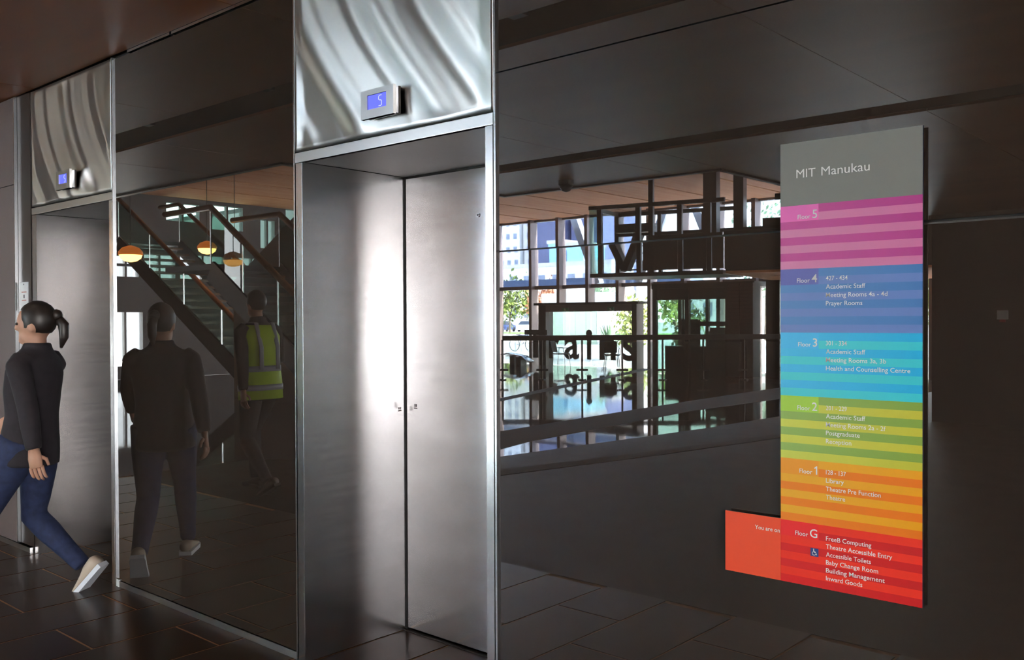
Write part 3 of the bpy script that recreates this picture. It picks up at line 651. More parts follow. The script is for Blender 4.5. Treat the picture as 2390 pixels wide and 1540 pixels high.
# ------------------------------------------------------------------ chairs by the doors
def chair(x, y, rz, label):
    t = thing('cafe_chair', label, 'chair', (x, y, 0), 'dark chairs by the entrance')
    Rm = Matrix.Translation((x, y, 0)) @ Matrix.Rotation(rz, 4, 'Z')
    def add(name, f, m):
        bm = bmesh.new(); f(bm); bmesh.ops.transform(bm, matrix=Rm, verts=bm.verts); obj(name, bm, m, t)
    add('seat', lambda bm: box(bm, -0.22, 0.22, -0.22, 0.22, 0.42, 0.46), M['black'])
    def back(bm): bar(bm, (0, 0.22, 0.50), (0, 0.30, 0.86), 0.40, 0.025, upv=(0, 1, 0))
    add('backrest', back, M['black'])
    for sx, sy in ((-1, -1), (1, -1), (-1, 1), (1, 1)):
        add('leg', lambda bm: tube(bm, [(sx * 0.19, sy * 0.18, 0.43), (sx * 0.23, sy * 0.23, 0)], 0.012, 6), M['steel_edge'])
    for sx in (-1, 1):
        add('armrest', lambda bm: tube(bm, [(sx * 0.24, 0.2, 0.44), (sx * 0.25, 0.18, 0.64), (sx * 0.25, -0.16, 0.64), (sx * 0.24, -0.2, 0.44)], 0.012, 6), M['black'])
chair(-18.65, -20.95, 0.5, 'black armchair in front of the entrance doors, left of the pair')
chair(-16.75, -21.1, 2.4, 'black armchair by the entrance door post, right of the pair')
for i, (x, y) in enumerate(((-20.9, -21.2), (-19.9, -20.4))):
    t = thing('curved_bench', ('curved steel bench farther along the glass', 'curved steel bench nearer the doors')[i], 'bench', (x, y, 0), 'curved benches along the glass')
    bm = bmesh.new(); tube(bm, [(x - 0.5, y, 0.36), (x - 0.2, y, 0.40), (x + 0.15, y, 0.34), (x + 0.4, y, 0.18)], [(0.2, 0.035)] * 4, 10); obj('seat', bm, M['steel_edge'], t, smooth=True)
    B('base', M['black'], t, (x - 0.1, x + 0.1, y - 0.15, y + 0.15, 0, 0.33))

# ------------------------------------------------------------------ atrium end wall with its windows
we = thing('wall_end', 'dark end wall of the atrium pierced by window bands', 'wall', kind='structure')
XE = -24.0
holes = [(-13.6, -12.2, 2.72, 3.42), (-12.0, -10.6, 2.72, 3.42), (-10.45, -9.55, 2.72, 3.42), (-9.4, -8.7, 2.75, 3.3), (-13.7, -13.2, 3.75, 4.6), (-15.2, -14.1, 4.3, 5.0), (-9.5, -8.55, 0.35, 1.80), (-11.2, -10.2, 4.35, 4.85), (-12.6, -11.6, 4.2, 4.9)]
ys_ = sorted({-15.3, 0.0} | {h[0] for h in holes} | {h[1] for h in holes}); zs_ = sorted({0.0, 5.3} | {h[2] for h in holes} | {h[3] for h in holes})
bm = bmesh.new()
for y0, y1 in zip(ys_, ys_[1:]):
    for z0, z1 in zip(zs_, zs_[1:]):
        cy, cz = (y0 + y1) / 2, (z0 + z1) / 2
        if any(h[0] < cy < h[1] and h[2] < cz < h[3] for h in holes): continue
        box(bm, XE - 0.2, XE, y0, y1, z0, z1)
bmesh.ops.remove_doubles(bm, verts=bm.verts, dist=1e-4)
obj('wall_face', bm, mat('charcoal_plaster', (74, 68, 66), rough=0.6, vary=0.08), we)
for h in holes:
    B('window_pane', M['glass'] if h[2] < 3 else M['glass_green'], we, (XE - 0.12, XE - 0.11, h[0], h[1], h[2], h[3]))
    B('window_bar', M['dark_metal'], we, (XE - 0.14, XE - 0.02, (h[0] + h[1]) / 2 - 0.03, (h[0] + h[1]) / 2 + 0.03, h[2], h[3]))
B('return_wall', M['plaster'], we, (-49.2, XE, -14.8, -14.6, 0, 5.2))
B('window_ledge', M['black'], we, (XE, XE + 0.12, -13.7, -8.4, 3.02, 3.09))

# ------------------------------------------------------------------ stairs
def stair(name, label, xt, zt, n, rise, run, y0, y1, landing, solid):
    t = thing(name, label, 'staircase', (xt, (y0 + y1) / 2, 0))
    xb = xt + n * run
    for k in range(n):
        z = zt - (k + 1) * rise
        if z < 0.02: break
        B('tread', M['handrail'], t, (xt + k * run - 0.02, xt + (k + 1) * run, y0 + 0.06, y1 - 0.06, z - 0.05, z))
    slope = Vector((run, 0, -rise)).normalized()
    for y in (y0, y1):
        bm = bmesh.new(); bar(bm, (xt, y, zt - 0.12), (xb, y, zt - n * rise - 0.12 + 0.1), 0.06, 0.36); obj('string', bm, M['dark_metal'], t)
        bm = bmesh.new(); tube(bm, [(xt - landing, y, zt + 0.98), (xt, y, zt + 0.98), (xb, y, zt - n * rise + 0.98)], 0.055, 10); obj('handrail', bm, M['handrail'], t, smooth=True)
        bm = bmesh.new(); a, b = Vector((xt, y, zt)), Vector((xb, y, zt - n * rise)); m_ = 4
        for i in range(m_):
            p, q = a.lerp(b, (i + 0.02) / m_), a.lerp(b, (i + 0.98) / m_)
            v = [bm.verts.new(c) for c in ((p.x, y - .006, p.z + .1), (q.x, y - .006, q.z + .1), (q.x, y - .006, q.z + .9), (p.x, y - .006, p.z + .9), (p.x, y + .006, p.z + .1), (q.x, y + .006, q.z + .1), (q.x, y + .006, q.z + .9), (p.x, y + .006, p.z + .9))]
            for f in ((3, 2, 1, 0), (4, 5, 6, 7), (0, 1, 5, 4), (1, 2, 6, 5), (2, 3, 7, 6), (3, 0, 4, 7)): bm.faces.new([v[j] for j in f])
        obj('stair_glass', bm, M['glass_green'], t)
        for i in range(m_ + 1):
            p = a.lerp(b, i / m_); bm = bmesh.new(); bar(bm, (p.x, y, p.z), (p.x, y, p.z + 0.95), 0.02, 0.02); obj('stair_post', bm, M['steel_edge'], t)
    if landing: B('landing', M['black'], t, (xt - landing, xt, y0, y1, zt - 0.1, zt))
M['brown'] = mat('brown_plaster', (112, 88, 68), rough=0.5, vary=0.08)
stair('staircase', 'timber railed staircase rising to the gallery, nearer the lift wall', -14.5, 2.55, 15, 0.17, 0.267, -7.4, -6.0, 1.6, True)
stair('staircase', 'dark staircase behind, beside the end wall windows', -22.2, 3.6, 21, 0.1715, 0.297, -9.6, -8.0, 1.0, False)

sw = thing('stair_side_wall', 'brown solid side wall of a stair flight behind the timber rail', 'wall', kind='structure')
bm = bmesh.new(); pts_ = ((-16.4, 0), (-16.4, 2.35), (-11.6, 4.98), (-11.6, 0)); v = [bm.verts.new((x, y, z)) for y in (-7.6, -7.8) for x, z in pts_]
bm.faces.new(v[:4]); bm.faces.new(v[4:][::-1])
for i in range(4): bm.faces.new((v[i], v[(i + 1) % 4], v[4 + (i + 1) % 4], v[4 + i]))
obj('wall_face', bm, M['brown'], sw)
M['bulb'] = mat('warm_lamp_glass', (255, 225, 170), rough=0.4, vary=0, emit=(255, 190, 105), es=22.0)
M['brass'] = mat('amber_lamp_shade', (170, 104, 44), rough=0.35, metal=0.4, vary=0.05, emit=(220, 120, 40), es=2.0)
for i, (x, y, z) in enumerate(((-15.4, -5.0, 2.70), (-17.82, -7.85, 3.10), (-16.75, -7.85, 2.68))):
    t = thing('pendant_lamp', ('glowing amber dome pendant lamp nearest the lift wall', 'glowing amber pendant lamp near the end wall', 'smallest glowing pendant lamp beside the staircase')[i], 'lamp', (x, y, z), 'amber pendant lamps over the atrium')
    bm = bmesh.new(); lathe(bm, [(0.03, 0.16), (0.14, 0.12), (0.20, 0.05), (0.205, 0.0)], (x, y, z)); obj('lamp_shade', bm, M['brass'], t, smooth=True)
    bm = bmesh.new(); lathe(bm, [(0.19, -0.005), (0.17, -0.06), (0.10, -0.11), (0.02, -0.125)], (x, y, z)); obj('lamp_bowl', bm, M['bulb'], t, smooth=True)
    bm = bmesh.new(); tube(bm, [(x, y, z + 0.15), (x, y, 5.0)], 0.008, 6); obj('cord', bm, M['black'], t)

# ------------------------------------------------------------------ dark wall behind the camera, plus unseen walls added to shape the light
wb_ = thing('wall_behind', 'dark plain wall behind the viewer, dim in the reflection, with an added white reflector stretch', 'wall', kind='structure')
B('wall_face', mat('dark_brown_wall', (56, 46, 42), rough=0.5, vary=0.06), wb_, (-4.42, 0.6, -12.2, -12.0, 0, 3.1))
B('wall_face', M['white'], wb_, (0.6, 8.2, -12.2, -12.0, 0, 3.1))  # unseen white stretch, added so the lift steel reflects something bright
wr = thing('wall_daylight_limit', 'unseen pale side wall added to limit daylight, with a wide doorway', 'wall', kind='structure')
B('wall_face', M['plaster'], wr, (8.0, 8.2, -12.0, -8.6, 0, 3.3), (8.0, 8.2, -4.4, 0.9, 0, 3.3), (8.0, 8.2, -8.6, -4.4, 2.7, 3.3))  # added out of view; its opening sets how much daylight reaches the lobby
al = thing('call_point', 'small white alarm call point on the dark wall', 'call point', (-3.45, -12.0, 1.58))
B('case', M['white'], al, (-3.52, -3.38, -12.0, -11.96, 1.53, 1.66), bevel=0.004); B('red_base', mat('red_plastic', (170, 50, 50), vary=0), al, (-3.49, -3.41, -11.985, -11.965, 1.49, 1.53))

# ------------------------------------------------------------------ outdoors beyond the glass
M['paving'] = mat('pale_paving', (205, 200, 190), rough=0.8, vary=0.08, scale=0.4)
M['grass'] = mat('lawn', (96, 128, 52), rough=0.9, vary=0.25, scale=0.5)
plane('ground', [(-320, -400), (120, -400), (120, 30), (9.5, 30), (9.5, -22.4), (-49.5, -22.4), (-49.5, 30), (-320, 30)], -0.03, M['paving'], 'pale paving and car park outside the building', 'ground', thick=0.2)
plane('lawn', [(-110, -76), (-30, -76), (-30, -84), (-110, -84)], 0.02, M['grass'], 'strip of lawn before the car park', 'lawn')
M['bld_white'] = mat('white_render', (228, 226, 222), rough=0.7, vary=0.03); M['bld_cream'] = mat('pale_grey_render', (200, 192, 188), rough=0.7, vary=0.03)
M['bld_navy'] = mat('navy_cladding', (70, 76, 110), rough=0.4, vary=0.06); M['bld_sky'] = mat('sky_blue_cladding', (150, 200, 222), rough=0.4, vary=0.04); M['win'] = mat('window_glass_dark', (120, 128, 148), rough=0.15, vary=0.05)
M['pink_render'] = mat('pink_render', (205, 170, 162), rough=0.7, vary=0.03)
def building(x0, x1, z1, y, m, label, wins=None, depth=14, cols=0, rows=0, zlo=1, wm=None):
    t = thing('tower_block', label, 'building', ((x0 + x1) / 2, -y, 0))
    B('walls', m, t, (x0, x1, -y - depth, -y, -0.03, z1))
    B('parapet', M['bld_cream'], t, (x0 - 0.2, x1 + 0.2, -y - depth - 0.2, -y + 0.2, z1, z1 + 0.6))
    if cols:
        w = (x1 - x0) / cols; h = (z1 - zlo) / rows
        for i in range(cols):
            for j in range(rows):
                o = B('window', M['win'], t, (x0 + w * (i + 0.25), x0 + w * (i + 0.72), -y - 0.05, -y + 0.06, zlo + h * (j + 0.3), zlo + h * (j + 0.72)))
    return t
building(-160, -150.4, 34, 170, M['bld_white'], 'white tower block with rows of windows at the far left', cols=4, rows=10)
building(-149.8, -145.0, 34, 171, M['bld_cream'], 'pale grey stair tower beside the white tower block', cols=1, rows=10)
building(-128, -121, 30, 150, M['bld_navy'], 'navy clad slab building between the pale towers', cols=0)
building(-132.5, -128.4, 31, 160, M['bld_cream'], 'narrow pale tower with one column of windows', cols=1, rows=9)
building(-119.9, -113, 32, 152, M['bld_navy'], 'navy clad building behind the white brace', cols=0)
building(-127.5, -121.0, 31, 166, M['bld_cream'], 'pale tower block with windows nearest the footbridge', cols=2, rows=9)
building(-100.1, -97, 14.6, 120, M['bld_sky'], 'sky blue box building, the taller', cols=0, depth=6)
building(-95.4, -92, 13.9, 119, M['bld_sky'], 'sky blue box building, the lower', cols=0, depth=6)
building(-104, -80, 10.0, 110, M['bld_white'], 'long white low building with shop fronts', cols=8, rows=2, zlo=0.5, depth=6)
building(-50.5, -46.2, 4.4, 60, M['bld_white'], 'white wall of the neighbouring block', cols=0, depth=3)
building(-39, -34, 3.6, 62, M['bld_white'], 'low white house behind the kiosk', cols=3, rows=1, depth=4)
bg = thing('glass_pavilion', 'pale green glass pavilion opposite the entrance doors', 'pavilion', (-36.6, -45, 0))
M['pav'] = mat('pale_green_glass_wall', (196, 214, 188), rough=0.2, vary=0.04)
for k in range(5): B('glass_panel', M['pav'], bg, (-39.2 + k * 0.86, -38.36 + k * 0.86, -45.3, -45.0, -0.03, 2.6))
B('fascia', M['bld_white'], bg, (-39.4, -32.6, -46, -44.9, 2.6, 3.3)); B('pillar', M['bld_white'], bg, (-34.3, -33.4, -45, -44.2, -0.03, 2.6)); B('side_wall', M['bld_cream'], bg, (-34.9, -34.3, -45.4, -45, -0.03, 2.6))
cn = thing('street_canopy', 'long blue grey canopy along the street outside the glass', 'canopy', (-22, -26, 2.8))
M['canopy'] = mat('blue_grey_canopy', (96, 112, 142), rough=0.3, vary=0.05)
B('roof_slab', M['canopy'], cn, (-33, -17.0, -27.2, -26, 2.86, 3.18))
for x in (-32, -28, -24.5): B('canopy_post', M['canopy'], cn, (x - 0.06, x + 0.06, -26.7, -26.58, -0.03, 2.86))

M['bark'] = mat('grey_bark', (96, 84, 72), rough=0.9, vary=0.2, scale=3)
def leafmat(n, c): return mat(n, c, rough=0.6, vary=0.35, scale=0.9)
M['leaf'] = leafmat('olive_leaves', (98, 112, 54)); M['leaf_light'] = leafmat('light_green_leaves', (140, 152, 78)); M['leaf_red'] = leafmat('rust_leaves', (160, 104, 76)); M['leaf_dark'] = leafmat('dark_green_leaves', (62, 78, 44)); M['leaf_blue'] = leafmat('blue_green_leaves', (110, 142, 110))
def tree(x, y, h, r, m, label, n=520, leaf=0.22, trunk=0.12, low=0.35, name='tree'):
    rnd = random.Random(int(abs(x * 100 + y * 10)))
    t = thing(name, label, name, (x, y, 0), 'trees beyond the glass' if name == 'tree' else 'shrubs beyond the glass')
    bm = bmesh.new(); tube(bm, [(x, y, -0.03), (x + 0.05, y, h * 0.35), (x - 0.05, y + 0.05, h * 0.75)], [trunk, trunk * 0.75, trunk * 0.3], 8)
    for k in range(6):
        a = rnd.uniform(0, 6.28); z = h * rnd.uniform(0.3, 0.6); tube(bm, [(x, y, z), (x + math.cos(a) * r * 0.4, y + math.sin(a) * r * 0.4, z + h * 0.16), (x + math.cos(a) * r * 0.8, y + math.sin(a) * r * 0.8, z + h * 0.26)], [trunk * 0.4, trunk * 0.25, trunk * 0.1], 6)
    obj('trunk', bm, M['bark'], t)
    bm = bmesh.new()
    clumps = [(rnd.uniform(-1, 1), rnd.uniform(-1, 1), rnd.uniform(0, 1)) for _ in range(16)]
    for k in range(n):
        c = clumps[k % 16]; q = Vector((rnd.gauss(0, 0.26), rnd.gauss(0, 0.26), rnd.gauss(0, 0.11)))
        zc = low + (1 - low) * c[2] * 0.9; rr = r * math.sqrt(max(0.1, 1 - (2 * c[2] - 0.8) ** 2 * 0.6))
        p = Vector((x + (c[0] * 0.7 + q.x) * rr, y + (c[1] * 0.7 + q.y) * rr, h * (zc + q.z)))
        a = Vector((rnd.gauss(0, 1), rnd.gauss(0, 1), rnd.gauss(0, 1))).normalized(); b = a.orthogonal().normalized(); c2 = a.cross(b); s = leaf * rnd.uniform(0.6, 1.3)
        bm.faces.new([bm.verts.new(p + b * s), bm.verts.new(p + c2 * s * 0.5), bm.verts.new(p - b * s), bm.verts.new(p - c2 * s * 0.5)])
    o = obj('crown', bm, m, t); o['kind'] = 'stuff'
    return t
tree(-73.6, -80, 6.4, 2.6, M['leaf'], 'olive green tree by the parked cars', n=900, leaf=0.3)
tree(-69.3, -84.5, 5.6, 1.5, M['leaf_dark'], 'dark green tree right of the parked cars', n=600, leaf=0.3)
tree(-59.4, -70, 5.2, 2.0, M['leaf_red'], 'rust leaved tree above the entrance doors', n=900, leaf=0.2)
tree(-44.4, -58.5, 4.9, 1.2, M['leaf_blue'], 'slim blue green tree behind the pavilion', n=500)
tree(-29.6, -41, 2.7, 1.2, M['leaf_light'], 'light green shrub seen through the door', n=700, leaf=0.16, low=0.05, name='shrub')
tree(-28.4, -45.2, 3.0, 1.1, M['leaf_dark'], 'dark shrub seen through the door', n=500, leaf=0.18, low=0.05, name='shrub')
tree(-45.0, -71, 5.6, 2.0, M['leaf_light'], 'light green tree behind the kiosk', n=800, leaf=0.25)
tree(-30.6, -60, 10.5, 2.6, M['leaf_blue'], 'tall thin gum tree at the right of the glass', n=700, leaf=0.2, trunk=0.16)
tree(-27.0, -66, 9.5, 2.3, M['leaf'], 'tall leaning gum tree beyond the gallery', n=700, leaf=0.22, trunk=0.16)
tree(-16.5, -52, 5.0, 1.6, M['leaf_light'], 'young tree far behind the sign', n=500, leaf=0.2)
ag = thing('agave', 'spiky agave plant outside the entrance doors', 'plant', (-21.2, -27.2, 0), 'shrubs beyond the glass')
for k in range(22):
    a = k * 2.4; el = R(25 + (k * 37) % 60); bm = bmesh.new(); d = Vector((math.cos(a) * math.cos(el), math.sin(a) * math.cos(el), math.sin(el))); c0 = Vector((-21.2, -27.2, 0.5))
    sd = d.cross(Vector((0, 0, 1))).normalized(); L = 0.95
    p = [c0 + sd * .03, c0 - sd * .03, c0 + d * L * .5 - sd * .05, c0 + d * L, c0 + d * L * .5 + sd * .05]
    bm.faces.new([bm.verts.new(q) for q in p]); nn = Vector((0, 0, .015)); bm.faces.new([bm.verts.new(q + nn) for q in reversed(p)])
    obj('leaf', bm, M['leaf_blue'], ag)
bm = bmesh.new(); lathe(bm, [(0.25, -0.03), (0.32, 0.5), (0.28, 0.5)], (-21.2, -27.2, 0)); obj('planter', bm, M['bld_white'], ag)

M['car_a'] = mat('white_car_paint', (214, 218, 226), rough=0.15, vary=0); M['car_b'] = mat('navy_car_paint', (40, 54, 92), rough=0.15, vary=0); M['car_glass'] = mat('car_glass', (30, 36, 50), rough=0.08, vary=0); M['tyre'] = mat('tyre', (24, 24, 26), rough=0.8, vary=0)
def car(x, y, m, label, rz):
    t = thing('car', label, 'car', (x, y, 0), 'cars parked outside')
    T_ = Matrix.Translation((x, y, 0)) @ Matrix.Rotation(rz, 4, 'Z')
    def loft(name, secs, mm):
        bm = bmesh.new(); rows = [[bm.verts.new(Vector((px, s * w, z))) for s in (-1, 1)] for (px, z, w) in secs]
        lo = [[bm.verts.new(Vector((px, s * w, secs[0][1] if name == 'body' else 0.86))) for s in (-1, 1)] for (px, z, w) in secs]
        for i in range(len(secs) - 1):
            bm.faces.new((rows[i][0], rows[i][1], rows[i + 1][1], rows[i + 1][0]))
            for s in (0, 1): bm.faces.new((rows[i][s], rows[i + 1][s], lo[i + 1][s], lo[i][s]))
            bm.faces.new((lo[i][0], lo[i + 1][0], lo[i + 1][1], lo[i][1]))
        bm.faces.new((rows[-1][0], rows[-1][1], lo[-1][1], lo[-1][0])); bm.faces.new((rows[0][0], rows[0][1], lo[0][1], lo[0][0]))
        bmesh.ops.remove_doubles(bm, verts=bm.verts, dist=1e-5); bmesh.ops.transform(bm, matrix=T_, verts=bm.verts); return obj(name, bm, mm, t)
    loft('body', [(-2.1, 0.22, .82), (-2.1, 0.62, .84), (-1.9, 0.84, .86), (-0.9, 0.90, .88), (1.0, 0.92, .88), (1.9, 0.90, .86), (2.1, 0.70, .84), (2.12, 0.24, .82)], m)
    loft('cabin', [(-1.05, 0.87, .80), (-0.4, 1.36, .66), (0.3, 1.42, .66), (1.0, 1.38, .66), (1.7, 0.90, .78)], M['car_glass'])
    loft('roof', [(-0.45, 1.37, .67), (0.3, 1.45, .67), (1.02, 1.39, .67)], m) if False else None
    for wx in (-1.3, 1.3):
        for s in (-1, 1):
            bm = bmesh.new(); bmesh.ops.create_cone(bm, cap_ends=True, segments=14, radius1=0.32, radius2=0.32, depth=0.2, matrix=T_ @ Matrix.Translation((wx, s * 0.8, 0.29)) @ Matrix.Rotation(R(90), 4, 'X')); obj('wheel', bm, M['tyre'], t)
car(-83.4, -90, M['car_b'], 'dark blue car parked at the far left', 1.2); car(-80.9, -92, M['car_a'], 'white car parked beside the dark blue one', 1.3); car(-78.3, -93, M['car_a'], 'second white car parked behind the fin', 1.1)
bk = thing('bicycle', 'bicycle leaning on a white hoop stand outside the glass', 'bicycle', (-29.9, -32, 0))
for x in (-30.45, -29.4):
    bm = bmesh.new(); tube(bm, [(x + 0.33 * math.cos(k * math.pi / 12), -32, 0.33 + 0.33 * math.sin(k * math.pi / 12)) for k in range(25)], 0.02, 6, cap=False); obj('wheel', bm, M['tyre'], bk)
bm = bmesh.new()
for a, b in (((-30.45, .33), (-30.2, .78)), ((-30.2, .78), (-29.55, .80)), ((-29.55, .80), (-29.4, .33)), ((-30.2, .78), (-29.95, .30)), ((-29.95, .30), (-29.55, .75)), ((-30.45, .33), (-29.95, .30))): tube(bm, [(a[0], -32, a[1]), (b[0], -32, b[1])], 0.018, 6)
obj('frame', bm, M['car_b'], bk)
bm = bmesh.new(); box(bm, -30.3, -30.08, -32.06, -31.94, .80, .84); obj('saddle', bm, M['black'], bk)
hs = thing('hoop_stand', 'white steel hoop bicycle stand', 'bicycle stand', (-30.0, -31.8, 0))
bm = bmesh.new(); tube(bm, [(-30.2, -31.8, -0.03), (-30.2, -31.8, 0.55), (-30.1, -31.8, 0.7), (-29.9, -31.8, 0.7), (-29.8, -31.8, 0.55), (-29.8, -31.8, -0.03)], 0.04, 8); obj('hoop', bm, M['white'], hs, smooth=True)

# ------------------------------------------------------------------ people
def fuse(bm, voxel=0.012, smooth=6):
    """weld overlapping closed shapes into one continuous skin"""
    me = bpy.data.meshes.new('tmp'); bmesh.ops.recalc_face_normals(bm, faces=bm.faces); bm.to_mesh(me); bm.free()
    o = bpy.data.objects.new('tmp', me); COL.objects.link(o)
    r = o.modifiers.new('r', 'REMESH'); r.mode = 'VOXEL'; r.voxel_size = voxel
    sm = o.modifiers.new('s', 'SMOOTH'); sm.iterations = smooth; sm.factor = 0.5
    me2 = bpy.data.meshes.new_from_object(o.evaluated_get(bpy.context.evaluated_depsgraph_get()))
    bpy.data.objects.remove(o); bpy.data.meshes.remove(me)
    b2 = bmesh.new(); b2.from_mesh(me2); bpy.data.meshes.remove(me2); return b2

def two_bone(root, end, l1, l2, bend):
    """knee or elbow between root and end, pushed towards bend"""
    root, end, bend = Vector(root), Vector(end), Vector(bend)
    d = end - root; L = min(d.length, (l1 + l2) * 0.999); d.normalize()
    a = (l1 * l1 - l2 * l2 + L * L) / (2 * L); h = math.sqrt(max(0, l1 * l1 - a * a))
    b = (bend - d * bend.dot(d)).normalized()
    return root + d * a + b * h, root + d * L

def hand(bm, w, d, side, palm_n):
    """palm and five separate, unequal, slightly curled fingers; d points along the forearm"""
    w, d, pn = Vector(w), Vector(d).normalized(), Vector(palm_n).normalized()
    s = d.cross(pn).normalized() * side
    tube(bm, [w - d * 0.02, w + d * 0.03, w + d * 0.085], [(0.022, 0.03), (0.017, 0.040), (0.014, 0.038)], 10)
    for k, (o, L) in enumerate(((-0.030, 0.058), (-0.010, 0.074), (0.011, 0.080), (0.031, 0.072))):
        p = w + d * 0.078 + s * o; p1 = p + d * L * 0.45 + pn * L * 0.10; p2 = p1 + d * L * 0.30 + pn * L * 0.22; p3 = p2 + d * L * 0.12 + pn * L * 0.24
        tube(bm, [p, p1, p2, p3], [0.0092, 0.0088, 0.0080, 0.0062], 8)
    p = w + d * 0.025 + s * 0.034; tube(bm, [p - s * 0.012, p + s * 0.018 + d * 0.022 + pn * 0.012, p + s * 0.022 + d * 0.055 + pn * 0.022], [0.012, 0.0105, 0.0075], 8)

def shoe(bm, ankle, toe_dir, pitch_deg, sole=False):
    """a trainer; the foot is pitched about the toe ball"""
    L = 0.27; prof = ((-0.085, 0.036, 0.085), (-0.06, 0.041, 0.098), (0.0, 0.042, 0.092), (0.06, 0.046, 0.070), (0.12, 0.049, 0.052), (0.165, 0.044, 0.042), (0.19, 0.026, 0.028))
    rings = []
    for (x, w, h) in prof:
        if sole: pts = [(x * 1.04, y * w * 1.1, z) for y, z in ((-1, 0.0), (1, 0.0), (1, 0.026), (-1, 0.026))]
        else: pts = [(x, w * math.cos(a), max(0.018, 0.02 + (h - 0.02) * (0.5 + 0.5 * math.sin(a)))) for a in [k * math.pi / 6 for k in range(12)]]
        rings.append(pts)
    c, s_ = math.cos(R(pitch_deg)), math.sin(R(pitch_deg)); td = Vector((toe_dir[0], toe_dir[1], 0)).normalized(); lf = Vector((-td.y, td.x, 0)); A = Vector(ankle); ball_x = 0.11
    def tr(p):
        x, z = p[0] - ball_x, p[2]
        x2, z2 = x * c + z * s_, -x * s_ + z * c
        return A + td * (x2 + ball_x) + lf * p[1] + Vector((0, 0, z2))
    vr = [[bm.verts.new(tr(p)) for p in r] for r in rings]
    for a, b in zip(vr, vr[1:]):
        n = len(a)
        for k in range(n): bm.faces.new((a[k], a[(k + 1) % n], b[(k + 1) % n], b[k]))
    bm.faces.new(list(reversed(vr[0]))); bm.faces.new(vr[-1])
    heel = A + td * ((-ball_x) * c + 0.09 * s_ + ball_x) + Vector((0, 0, ball_x * s_ + 0.09 * c))
    return heel + td * 0.015

